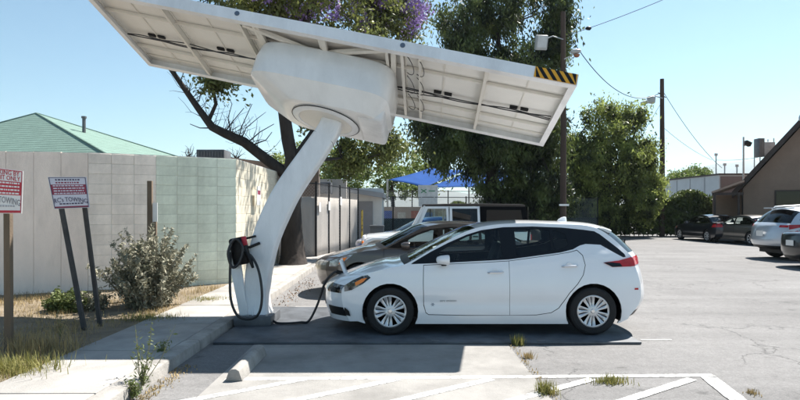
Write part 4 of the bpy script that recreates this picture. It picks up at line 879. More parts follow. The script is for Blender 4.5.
def willow():
    Y = 33; a = lambda px, py, dy=0: AT(px, py, Y + dy); base = Vector((5.3, 33, 0))
    trunk = [((5.3, 33, -.2), .55), ((5.35, 33, 1.2), .42), ((5.2, 33, 3), .36), ((5.4, 33.1, 5), .3)]
    limbs = [[((5.3, 33, 4), .22), ((4.2, 32.6, 6.5), .15), ((3.2, 32.4, 9), .08)], [((5.4, 33.1, 5), .25), ((5.8, 33, 8), .18), ((5.6, 33, 12), .1)], [((5.4, 33, 4.6), .2), ((6.8, 32.6, 7), .13), ((7.6, 32.5, 10), .07)]]
    c = np.concatenate([ellips(70, a(492, 105), (3.6, 3.2, 3.3), .5), ellips(62, a(502, 5), (2.9, 2.8, 3.4), .5), ellips(30, a(455, 40), (1.7, 2.0, 2.8), .5), ellips(70, a(487, 150), (2.5, 2.4, 1.9), .6), ellips(60, a(540, 140), (1.7, 2.2, 2.4), .6), ellips(36, a(556, 20), (.7, 1.2, 2.6), .6), ellips(34, a(432, 112), (1.3, 1.4, 2.2), .6), ellips(20, a(440, 150), (.9, 1.2, .7), .6), ellips(24, a(520, 60), (2.6, 2.2, 1.6), .6), ellips(70, a(528, 192), (3.0, 1.6, 1.3), .7)])
    tree('weeping_tree', 'tall dark weeping tree behind the solar canopy', base, trunk, limbs, c, lambda q: np.concatenate([weep(q, 95, 1.4, .2), clumped(q, 125, .38)]), LEAF_D, (.25, .085), .8, twigs=90, tr=.05)
willow()
def roundtree():
    Y = 36; a = lambda px, py, dy=0: AT(px, py, Y + dy); base = G(606, 238)
    trunk = [(base, .32), (a(605, 222), .26), (a(606, 205), .24), (a(608, 185), .2), (a(610, 150), .12)]
    limbs = [[(a(607, 190), .15), (a(590, 165), .1), (a(580, 135), .05)], [(a(608, 180), .14), (a(628, 150), .08), (a(636, 130), .04)], [(a(606, 195), .13), (a(630, 175), .07), (a(645, 165), .04)]]
    c = np.concatenate([ellips(72, a(610, 155), (2.7, 2.4, 2.9), .5), ellips(40, a(635, 178), (1.5, 1.8, 2.0), .5), ellips(40, a(585, 180), (1.4, 1.8, 2.2), .5), ellips(12, a(606, 112), (1.5, 1.3, .7), .5), ellips(9, a(572, 150), (.8, 1, 1.0), .5), ellips(9, a(648, 150), (.7, 1, .9), .5), ellips(7, a(632, 118), (.8, .8, .6), .5), ellips(8, a(655, 180), (.6, .8, .8), .5), ellips(30, a(640, 200), (1.2, 1.2, 1.2), .5), ellips(40, a(590, 205), (1.8, 1.3, 1.2), .6)])
    tree('round_tree', 'bushy green tree with rounded crown right of the utility pole', base, trunk, limbs, c, lambda q: np.concatenate([weep(q, 120, 1.1, .18), clumped(q, 150, .33)]), LEAF_M, (.20, .085), .6, twigs=70, tr=.04)
roundtree()
def fartrees():
    for k, (px, py, Y, rx, rz, mt, lb) in enumerate(((345, 172, 52, 2.6, 2.4, LEAF_Y, 'yellow green tree behind the low white building'), (392, 178, 56, 3.4, 2.7, LEAF_Y, 'broad yellow green tree left of the blue shade sail'), (428, 175, 60, 2.4, 2.8, LEAF_M, 'deeper green tree behind the blue shade sail'),
            (682, 180, 75, 1.9, 1.2, LEAF_Y, 'small sunny tree above the pale building'), (697, 177, 78, 1.7, 1.3, LEAF_Y, 'rightmost sunny tree above the pale building'), (300, 170, 60, 3, 3, LEAF_M, 'green tree far behind the curved column'))):
        c0 = AT(px, py, Y); base = Vector((c0.x, Y, 0)); c = ellips(60, c0, (rx, rx, rz), .4)
        tree('background_tree', lb, base, [(base, .25), (base + Vector((.1, 0, 2)), .2), (c0, .1)], [], c, lambda q: clumped(q, 90, .34), mt, (.26, .15), .1, twigs=0, group='trees in the background')
fartrees()
def hedge():
    r = thing('hedge', 'dense clipped green hedge along the far end of the lot', 'hedge', (18, 37.6, 0))
    V = []
    for x0, x1, y, zt in ((15.2, 20.2, 37.4, 2.75), (8.0, 15.2, 37.9, 2.2), (3.4, 8.0, 37.9, 2.0)):
        n = 15000; P = np.stack([rng.uniform(x0, x1, n), y + rng.uniform(-.55, .55, n), rng.uniform(0.02, 1, n) ** .8 * zt], 1)
        P[:, 2] += .25 * np.sin(P[:, 0] * 2.1) * (P[:, 2] / zt); P[:, 1] += rng.normal(size=n) * .08 - .1 * np.sin(P[:, 0] * 3); V.append(P)
    C = np.concatenate(V) - np.array([18, 37.6, 0]); tag(quadmesh('foliage', leafquads(C, .20, .12, .3), LEAF_H, r), kind='stuff')
    m = MB()
    for k in range(40): x = -9.6 + 11.6 * k / 39; m.tube([(x, 0, 0), (x + random.uniform(-.1, .1), 0, 1.9)], .03, 5)
    tag(m.build('stems', BARK, r), kind='stuff')
hedge()
def bush(label, base, n, h, rad, mat, lw, per, lean=.9):
    r = thing('shrub', label, 'shrub', base); m = MB(); pts = []
    for k in range(n):
        a = random.uniform(0, 2 * PI); e = random.uniform(.12, 1) ** .7; L = h * random.choice((random.uniform(.45, .85), random.uniform(.7, 1.12))) * (1 - .3 * e); d = Vector((math.cos(a) * e * rad / h * lean, math.sin(a) * e * rad / h * lean, 1)).normalized()
        p = [Vector((math.cos(a) * .38 * rad * e, math.sin(a) * .38 * rad * e, 0))]
        for i in range(5): d = (d + Vector((random.gauss(0, .13), random.gauss(0, .13), .05 - .12 * e))).normalized(); p.append(p[-1] + d * L / 5)
        m.tube(p, [.010, .008, .007, .005, .004, .002], 4, False)
        for q in range(per):
            t = random.uniform(.04, 1) * 5; i = min(4, int(t)); c = p[i].lerp(p[i + 1], t - i); s = .055 * (1.1 - t / 6.5); pts.append(c + Vector((random.gauss(0, s), random.gauss(0, s), random.gauss(0, s))))
    tag(m.build('stems', M('grey stem', (.16, .13, .10), .9), r), kind='stuff')
    tag(quadmesh('foliage', leafquads(np.array([tuple(p) for p in pts]), lw[0], lw[1], -.15), mat, r), kind='stuff')
    return r
bush('large grey green bush in front of the block wall', G(148, 307, .1), 150, 1.45, .66, LEAF_G, (.07, .026), 150)
bush('small green shrub left of the grey bush', G(66, 311, .1), 60, .42, .42, LEAF_S, (.06, .026), 100)
bush('tiny dry shrub beside the leaning posts', G(90, 310, .1), 40, .40, .4, LEAF_G, (.05, .02), 60)
def weed(label, base, n, h, sp, leaves=16, mat=LEAF_S):
    r = thing('weed', label, 'weed', base); m = MB(); pts = []
    for k in range(n):
        a = random.uniform(0, 2 * PI); e = random.uniform(0, sp); p = [Vector((0, 0, 0))]; d = Vector((math.cos(a) * e, math.sin(a) * e, 1)).normalized(); L = h * random.uniform(.4, 1)
        for i in range(4): d = (d + Vector((random.gauss(0, .12), random.gauss(0, .12), .1))).normalized(); p.append(p[-1] + d * L / 4)
        m.tube(p, [.004, .0035, .003, .002, .001], 4, False)
        for q in range(leaves): t = random.uniform(.05, 1) * 4; i = min(3, int(t)); pts.append(p[i].lerp(p[i + 1], t - i) + Vector((random.gauss(0, .02), random.gauss(0, .02), random.gauss(0, .015))))
    tag(m.build('stems', M('weed stem', (.20, .19, .09), .8), r), kind='stuff'); tag(quadmesh('foliage', leafquads(np.array([tuple(p) for p in pts]), .045, .014, -.2), mat, r), kind='stuff')
weed('tall spindly weed growing from the kerb edge', G(143, 386, .05), 13, .66, .42, 17)
weed('low leafy weed in the kerb joint near the camera', G(134, 396, .03), 18, .18, .9, 12)
weed('thin weed rising from the shaded dirt', G(60, 337, .11), 8, .40, .45, 12, DRY)
weed('short weed on the shaded kerb edge', G(160, 357, .06), 10, .22, .7, 14)
def blades(C, l, w, lean=.5):
    n = len(C); a = rng.uniform(0, 2 * PI, n); e = rng.uniform(0, lean, n); L = l * rng.uniform(.4, 1.1, n); t = np.stack([np.cos(a) * e * L, np.sin(a) * e * L, L * np.sqrt(np.maximum(.1, 1 - e * e))], 1)
    s = np.stack([-np.sin(a), np.cos(a), np.zeros(n)], 1) * (w * rng.uniform(.6, 1.2, n))[:, None] / 2; mid = C + t * .55 + np.array([0, 0, 1]) * (L * .08)[:, None]
    return np.concatenate([np.stack([C - s, C + s, mid + s * .8, mid - s * .8], 1), np.stack([mid - s * .8, mid + s * .8, C + t + s * .1, C + t - s * .1], 1)])
def tuft(label, base, n, rad, h, mat, w=.008, rx=None):
    C = np.zeros((n, 3)); q = rng.normal(size=(n, 2)) * rad * .5; C[:, :2] = q; 
    if rx: C[:, 0] *= rx
    o = quadmesh('grass_tuft', blades(C, h, w, .75), mat); o.location = base; tag(o, label, 'grass', 'grass tufts', 'stuff')
tuft('green grass tuft at the bottom of the pavement joint', G(546, 393), 240, .10, .13, GRN)
tuft('green grass tuft in the joint beside the shadow edge', G(518, 345), 200, .07, .14, GRN)
tuft('yellowish grass tuft halfway along the pavement joint', G(528, 358), 90, .07, .08, DRY)
tuft('lone green grass tuft on the hatched asphalt', G(611, 383), 220, .10, .09, GRN, rx=1.8)
tuft('tiny dry tuft right of the hatched bay', G(752, 394), 60, .06, .05, DRY)
tuft('green grass patch at the foot of the red towing sign', G(14, 372, .1), 900, .32, .17, GRN, rx=1.4)
tuft('dry straw grass behind the red towing sign post', G(38, 352, .1), 500, .32, .24, DRY, rx=1.4)
tuft('light green grass patch under the grey bush', G(150, 319, .11), 500, .26, .09, GRN, rx=1.8)
tuft('sparse green grass at the base of the green block wall', G(206, 300, .12), 300, .25, .08, GRN, rx=1.5)
def drygrass():
    n = 46000; C = np.stack([rng.uniform(-9, -3.62, n), rng.uniform(4.6, 12, n), np.full(n, .10)], 1)
    k = (np.sin(C[:, 0] * 3.1) * np.sin(C[:, 1] * 2.3) + rng.normal(size=n) * .5) > .1
    yw = np.interp(C[:, 0], [-9, -6.1, -3.5], [10.7, 11.1, 12.5]); k &= C[:, 1] < yw; C = C[k]
    tag(quadmesh('dry_grass', blades(C, .10, .006, .97), DRY), 'short dry grass and straw scattered over the dirt', 'grass', kind='stuff')
    n = 420; x = np.concatenate([rng.normal(-2.30, .05, n), rng.normal(1.40, .02, 130)]); y = np.concatenate([rng.uniform(4.4, 6.3, n), rng.uniform(4.6, 7.3, 130)]); C = np.stack([x, y, np.full(len(x), .004)], 1)
    tag(quadmesh('kerb_litter', blades(C, .035, .012, 1.0), DRY), 'dry leaf litter and straw along the kerb and joint', 'litter', kind='stuff')
    n = 300; C = np.stack([rng.normal(-2.15, .12, n), rng.uniform(9.6, 14.5, n), np.full(n, .012)], 1)
    tag(quadmesh('leaf_litter', leafquads(C, .03, .02, 0), M('dead leaf', (.22, .13, .07), .9, var=.3)), 'brown leaf litter along the kerb beyond the column', 'litter', kind='stuff')
drygrass()

# ------------------------------------------------------------------ poles, wires, fences, buildings
GALV = M('galvanised steel', (.42, .43, .44), .45, .5, var=.12, scale=6); LAMPM = M('lamp housing', (.42, .43, .43), .5, var=.1)
def pole(label, px, Y, ptop, rad):
    p = AT(px, 210, Y); h = CH - (ptop - 210) / F * Y; r = thing('utility_pole', label, 'utility pole', (p.x, Y, 0))
    m = MB(); m.tube([(0, 0, -.2), (.02, 0, h * .5), (0, 0, h)], [rad, rad * .9, rad * .72], 12); m.build('pole', POLEW, r, 60)
    return r, h
def zof(py, Y): return CH - (py - 210) / F * Y
def xof(px, Y, r): return (px - 400) / F * Y - r.location.x
r1, h1 = pole('dark wooden utility pole beside the weeping tree, with two floodlights', 563, 30, 12, .17)
Y = 30; z = zof(44, Y)
m = MB(); m.tube([(0, -.1, zof(40, Y)), (xof(552, Y, r1), -.15, zof(37, Y)), (xof(545, Y, r1), -.2, zof(40, Y))], .03, 6); am = m.build('lamp_arm', GALV, r1)
m = MB(); m.box((xof(540, Y, r1), -.25, z), (.60, .35, .75), (.3, 0, .1)); m.build('floodlight', LAMPM, r1, bevel=.06)
m = MB(); m.box((xof(540, Y, r1), -.45, z - .02), (.46, .02, .56), (.3, 0, .1)); m.build('floodlight_lens', M('lens glass', (.55, .57, .58), .15), r1)
m = MB(); m.tube([(0, -.1, zof(60, Y)), (xof(570, Y, r1), -.25, zof(57, Y)), (xof(573, Y, r1), -.3, zof(55, Y))], .03, 6); m.build('lamp_arm', GALV, r1)
m = MB(); rg = []
for u, a, b in ((-.30, .05, .05), (-.2, .16, .10), (.0, .20, .13), (.18, .16, .11), (.28, .05, .05)):
    rg.append([(xof(574, Y, r1) + u * .95, -.3 + a * math.cos(t), zof(53, Y) + .10 * u + b * math.sin(t)) for t in np.linspace(0, 2 * PI, 14, endpoint=False)])
m.rings(rg); m.build('street_lamp_head', LAMPM, r1, 60)
m = MB(); m.lathe([(0, -.16), (.10, -.13), (.16, -.04), (.15, 0)], (xof(575, Y, r1), -.3, zof(56, Y)), 'z', 14); m.build('lamp_bowl', M('lamp bowl', (.30, .12, .06), .3), r1, 60)
m = MB(); m.box((0, -.2, zof(205, Y)), (.5, .05, .10)); m.build('pole_sign', SIGNW, r1)
r2, h2 = pole('dark wooden utility pole beside the hedge, with a grey lamp', 662, 37.0, 79, .17)
Y = 36.8
m = MB(); m.tube([(0, -.1, zof(98, Y)), (xof(655, Y, r2), -.2, zof(96, Y))], .035, 6); m.build('lamp_arm', GALV, r2)
m = MB(); m.box((xof(651, Y, r2), -.2, zof(100, Y)), (.46, .35, .42), (0, .12, 0)); m.build('lamp_head', LAMPM, r2, bevel=.05)
m = MB(); m.box((xof(644, Y, r2), -.3, zof(103, Y)), (.46, .3, .22), (0, -.3, 0)); m.build('lamp_head', LAMPM, r2, bevel=.05)
m = MB(); m.tube([(.25, 0, zof(97, Y)), (-.25, 0, zof(92, Y))], .03, 6); m.build('cross_arm', POLEW, r2)
def wire(label, a, b, sag, rad=.022):
    a, b = Vector(a), Vector(b); m = MB(); m.tube([a.lerp(b, t) - Vector((0, 0, sag * 4 * t * (1 - t))) for t in np.linspace(0, 1, 26)], rad, 5); tag(m.build('overhead_wire', CABLE, None, 60), label, 'wire', 'overhead wires')
wire('overhead wire sagging between the two utility poles', AT(565, 28, 30), AT(660, 93, 37), 1.55)
wire('overhead wire leaving the nearer pole towards the upper right', AT(565, 36, 30), AT(690, -12, 26), .1, .014)
wire('overhead wire from the far pole down to the right building', AT(664, 93, 37), AT(722, 168, 45), .4, .018)
wire('lower overhead wire from the far pole to the pale building', AT(664, 128, 37), AT(712, 160, 46), .2, .014)
wire('thin horizontal wire above the pale building roof', AT(716, 160, 46), AT(760, 157, 42), .1, .016)
wire('thin guy wire left of the far pole', AT(660, 105, 37), AT(628, 158, 36.5), .0, .012)
_a, _b = AT(565, 36, 30), AT(690, -12, 26); _p = _a.lerp(_b, .21) - Vector((0, 0, .1 * 4 * .21 * .79)); m = MB(); m.lathe([(.02, -.16), (.09, -.08), (.10, .08), (.02, .16)], _p, 'x', 10); tag(m.build('wire_splice', BLACK, None, 50), 'dark splice hanging on the wire at upper right', 'splice')

def chain_fence(label, a, b, h, npost, screen=None, cell=.11, z0=0.05, pm=BLACK, slats=None, prad=.035, toprail=True):
    a, b = Vector(a), Vector(b); d = (b - a); L = d.length; r = thing('chain_link_fence', label, 'fence', (a.x, a.y, z0), math.atan2(d.y, d.x))
    for k in range(npost):
        m = MB(); x = L * k / (npost - 1); m.tube([(x, 0, -.1), (x, 0, h + .06)], prad, 8); m.build('post', pm, r, 60)
    if toprail:
        for z in (.06, h): m = MB(); m.tube([(0, 0, z), (L, 0, z)], .02, 6); m.build('rail', GALV if pm != BLACK else pm, r, 60)
    m = MB(); w = .0028
    for sgn in (1, -1):
        t = -h
        while t < L + h:
            x0, x1 = (t, t + h) if sgn > 0 else (t + h, t); za, zb = 0, h
            def clip(x0, za, x1, zb):
                if x0 > x1: x0, za, x1, zb = x1, zb, x0, za
                if x1 < 0 or x0 > L: return None
                s = (zb - za) / (x1 - x0)
                if x0 < 0: za -= s * x0; x0 = 0
                if x1 > L: zb += s * (L - x1); x1 = L
                return x0, za, x1, zb
            c = clip(x0, za, x1, zb)
            if c and c[2] - c[0] > .02: m.tube([(c[0], sgn * .002, c[1]), (c[2], sgn * .002, c[3])], w, 3, False)
            t += cell
    tag(m.build('wire_mesh', GALV, r), kind='stuff')
    if screen:
        nx = int(L / .2); g = [[(L * i / nx, .012 + .012 * math.sin(i * 1.3) * (z > .1), z) for z in np.linspace(.04, h - screen[1], 6)] for i in range(nx + 1)]
        m = MB(); m.sheet(g); o = m.build('privacy_screen', screen[0], r, 60); md = o.modifiers.new('s', 'SOLIDIFY'); md.thickness = .004
    return r
TAN = M('tan privacy screen', (.46, .42, .38), .9, var=.16, scale=2.5, streak=.3); DKSCR = M('dark green windscreen', (.02, .03, .025), .9, var=.3, scale=3)
a0 = G(316, 259, .05); b0 = G(358, 247.5, .05)
fA = chain_fence('chain link fence with tan screen and notices beside the sidewalk', a0.xy, b0.xy, 2.55, 5, (TAN, .45))
for u, z in ((.35, 1.75), (1.5, 1.8), (3.1, 2.0)):
    m = MB(); m.box((u, -.03, z), (.22, .01, .32)); m.build('notice', SIGNW, fA)
fB = chain_fence('short chain link return fence meeting the block wall', (-4.6, 19.9), a0.xy, 2.55, 3, (TAN, .45))
chain_fence('long black chain link fence behind the off road vehicle', (-2.4, 30.5), (11.8, 34.5), 2.35, 8, (DKSCR, 1.15))
chain_fence('far chain link fence below the blue shade sail', (-4.0, 37.5), (8, 39), 2.9, 6, None)
SAIL = M('blue sail cloth', (.008, .06, .24), .8, var=.12, scale=1, trans=.12, spec=.1)
def sail():
    r = thing('shade_sail', 'bright blue shade sail on white posts beyond the fence', 'shade sail', (2, 41, 0)); O = Vector(r.location)
    tl = [AT(389, 178, 40), AT(434, 168, 43), AT(470, 172, 44), AT(480, 184, 41), AT(423, 185, 38.5)]
    for k, C in enumerate(([AT(387, 180, 40), AT(430, 168, 45), AT(468, 170, 45), AT(424, 188, 39)], [AT(425, 188, 39), AT(469, 170, 45), AT(535, 170, 45), AT(500, 188, 39)])):
        m = MB(); n = 10; g = []
        for i in range(n + 1):
            row = []
            for j in range(n + 1):
                u, v = i / n, j / n; p = C[0] * (1 - u) * (1 - v) + C[1] * u * (1 - v) + C[2] * u * v + C[3] * (1 - u) * v; e = .35 * (math.sin(PI * u) + math.sin(PI * v)) ; p = p + ((C[0] + C[1] + C[2] + C[3]) / 4 - p) * .10 * (math.sin(PI * u) + math.sin(PI * v)) - Vector((0, 0, .12 * math.sin(PI * u) * math.sin(PI * v))); row.append(p - O)
            g.append(row)
        m.sheet(g); o = m.build('sail_cloth', SAIL, r, 60); md = o.modifiers.new('s', 'SOLIDIFY'); md.thickness = .01
    for px, Y, t in ((387.5, 40, 179), (424, 39, 187), (430, 45, 167), (469, 45, 169), (500, 39, 187), (535, 45, 169)):
        m = MB(); p = AT(px, t, Y) - O; m.tube([(p.x, p.y, -O.z), p], .07, 8); m.build('sail_post', M('pale post', (.5, .5, .46), .5), r, 60)
sail()
def backsign():
    r = thing('notice_board', 'pale square notice board standing behind the off road vehicle', 'sign board', (AT(428, 210, 27).x, 27, 0)); Y = 27
    m = MB(); m.box((0, 0, zof(191, Y)), (.92, .03, .55)); m.build('board', M('board face', (.55, .56, .55), .6, var=.2, scale=5), r)
    m = MB(); m.box((.0, 0, zof(202, Y)), (.88, .025, .42)); m.build('board', M('board face 2', (.5, .52, .52), .6, var=.15, scale=5), r)
    for s in (-.3, .3): m = MB(); m.box((s, .04, 1.2), (.05, .05, 2.6)); m.build('post', GALV, r)
    m = MB(); 
    for s in ((-.2, .12, .6), (-.2, .12, -.6), (.18, .1, 0)): m.box((s[0], -.02, zof(191, Y)), (.30, .006, .05), (0, s[2], 0))
    tag(m.build('symbol', M('sign green', (.10, .28, .16), .6), r), kind='stuff')
backsign()
def playwall():
    r = thing('mural_wall', 'low tan wall with colourful panels beneath the shade sail', 'wall', (0, 36.5, 0)); mt = M('tan wall', (.34, .28, .23), .9, var=.12, scale=2)
    m = MB(); m.box((1.2, 0, .95), (7.8, .2, 1.9)); m.build('wall_face', mt, r)
    for k, c in enumerate(((.30, .06, .05), (.08, .12, .30), (.5, .48, .42), (.34, .12, .08), (.1, .16, .34), (.45, .4, .3))):
        m = MB(); m.box((-1.6 + k * .85, -.11, 1.25 + .1 * (k % 2)), (.5, .02, .6)); m.build('painted_panel', M('mural %d' % k, c, .7, var=.3, scale=6), r)
    r = thing('parked_blue_car_roof', 'x', 'car') if 0 else None
playwall()
def lowbuilding():
    r = thing('low_building', 'low white building with grey metal roof behind the screened fence', 'building', (-2.7, 27.5, 0)); O = Vector(r.location)
    WH = M('white siding', (.62, .62, .60), .7, var=.08, scale=2); GR = M('grey metal roof', (.30, .31, .33), .45, .3, var=.12, scale=1); 
    x0, x1 = AT(330, 210, 26).x - O.x, AT(384, 210, 26).x - O.x
    m = MB(); m.box(((x0 + x1) / 2, .5, 1.35), (x1 - x0 - .2, 3, 2.7)); m.build('wall', WH, r)
    zl, zr = zof(184, 26), zof(193, 26)
    m = MB(); m.prism([(x0 - .2, -1.5, zl), (x1, -1.5, zr), (x1, -1.5, zr - .22), (x0 - .2, -1.5, zl - .22)], (0, 4, 0)); m.build('roof', GR, r)
    m = MB(); m.prism([(x0 - .9, -2.2, 2.2), (x0 + .8, -2.2, 2.2), (x0 + .8, -2.2, zof(180, 26)), (x0 - .9, -2.2, zof(180, 26))], (0, .2, 0)); m.build('parapet', TAN, r)
    m = MB(); m.box((x1 - .9, -1.02, 1.1), (.75, .04, 2.0)); m.build('door', M('door grey', (.25, .25, .26), .6), r)
    m = MB(); m.box((x1 - 2.0, -1.02, 1.55), (.7, .04, .8)); w = m.build('window', GLASSD, r); m = MB(); m.box((x1 - 2.0, -1.03, 1.12), (.8, .06, .05)); m.build('sill', WH, w)
    m = MB(); m.box((x0 - .2, -2.5, 2.65), (.8, .6, .5)); m.build('roof_unit', DARKST, r, bevel=.03)
lowbuilding()
m = MB(); p = G(363, 240); m.tube([(0, 0, -.1), (0, 0, 1.7)], .035, 8); o = m.build('gate_post', M('yellow black post', (.25, .18, .02), .6, var=.6, scale=3, contrast=(.48, .52)), None); o.location = (AT(362, 210, 23).x, 23, 0); tag(o, 'slim yellow post near the front of the off road vehicle', 'post')
m = MB(); m.box((0, 0, .5), (.55, .5, 1.0)); m.box((0, -.02, 1.03), (.6, .56, .08)); o = m.build('waste_bin', M('bin grey', (.09, .10, .11), .6), None, bevel=.02); o.location = (AT(377, 210, 24).x, 24, 0); tag(o, 'dark grey waste bin beyond the off road vehicle', 'bin')

def hiproof():
    r = thing('hip_roof_house', 'house with pale green pyramid roof behind the block wall', 'house', (-13.4, 21.3, 0)); O = Vector(r.location)
    GRN_R = M('pale green shingles', (.15, .235, .20), .9, var=.10, scale=3, bump=.6, bscale=25); A = Vector((-13.4, 21.3, 5.27)) - O; NR = Vector((-8.9, 17.7, 3.35)) - O; FR = Vector((-7.3, 22.2, 3.35)) - O
    C = [NR, FR, Vector((-NR.x, -NR.y, 3.35)), Vector((-FR.x, -FR.y, 3.35))]
    for k in range(4):
        a, b = C[k], C[(k + 1) % 4]; m = MB(); n = 22; 
        for i in range(n):                        # courses of shingles, each lapping the one below
            t0, t1 = i / n, (i + 1) / n; p = [a.lerp(A, t0), b.lerp(A, t0), b.lerp(A, t1), a.lerp(A, t1)]; nn = (b - a).cross(A - a).normalized(); nn = nn if nn.z > 0 else -nn
            m.add([p[0] + nn * .004, p[1] + nn * .004, p[2], p[3], p[0], p[1]], [(0, 1, 2, 3), (4, 5, 1, 0)])
        m.build('roof_slope', GRN_R, r)
        m = MB(); m.tube([a + Vector((0, 0, .02)), A + Vector((0, 0, .0))], .03, 6); m.build('ridge_cap', GRN_R, r, 60)
    m = MB(); q = [c * .94 for c in C]; m.prism([(p.x, p.y, 0) for p in q], (0, 0, 3.34)); m.build('wall', PLAST, r)
    p = AT(84, 122, 20.5) - O; m = MB(); m.tube([(p.x, p.y, p.z - .9), (p.x, p.y, p.z + .15)], .06, 8); m.tube([(p.x, p.y, p.z + .13), (p.x, p.y, p.z + .2)], .09, 8); m.build('vent_pipe', DARKST, r)
hiproof()
def acunit():
    r = thing('rooftop_unit', 'dark louvred cooling unit above the green block wall', 'cooling unit', tuple(AT(214, 210, 20).xy) + (0,)); z = zof(155, 20)
    m = MB(); m.box((0, 0, z - .1), (.95, .8, .5)); b = m.build('casing', M('unit grey', (.10, .105, .115), .5, var=.15), r, bevel=.02)
    for k in range(9): m = MB(); m.box((-.38 + .095 * k, -.41, z - .08), (.05, .02, .34)); m.build('louvre', DARKST, r)
    m = MB(); m.box((0, .4, z / 2 - .2), (2.4, 1.8, z - .4)); m.build('shed', PLAST, r)
    m = MB(); m.prism([(-.2, 1.6, 0), (3.4, 1.6, 0), (3.4, 1.6, z - .35), (-.2, 1.6, z + .1)], (0, .3, 0)); m.build('shed_roof', M('shed brown', (.14, .11, .09), .8), r)
acunit()
def baretree(px, py, Y, label):
    b = AT(px, py, Y); r = thing('bare_tree', label, 'tree', (b.x, Y, 0)); m = MB(); m.tube([(0, 0, 0), (0, 0, b.z)], [.12, .06], 6); m.build('trunk', BARK, r)
    m = MB()
    for k in range(34):
        a = random.uniform(0, 2 * PI); e = random.uniform(.2, 1); q = Vector((0, 0, b.z - random.uniform(0, .5))); t = [q]
        for i in range(3): q = q + Vector((math.cos(a) * e * .18, math.sin(a) * e * .18, .14)) + Vector((random.gauss(0, .06), 0, random.gauss(0, .05))); t.append(q)
        m.tube(t, [.018, .012, .008, .005], 4, False)
    tag(m.build('twigs', BARK, r), kind='stuff')
baretree(189, 156, 24, 'small bare tree top above the wall left of the cooling unit'); baretree(236, 158, 26, 'small bare tree top above the wall right of the cooling unit')
m = MB(); m.box((0, 0, 0), (.012, .34, .46)); o = m.build('wall_notice', SIGNW); o.location = (-3.50 + .03, 14.2, 2.05); tag(o, 'small white notice on the sunlit side of the block wall', 'notice')
m = MB(); m.box((.008, 0, .08), (.003, .26, .10)); m.build('print_band', REDF, o)

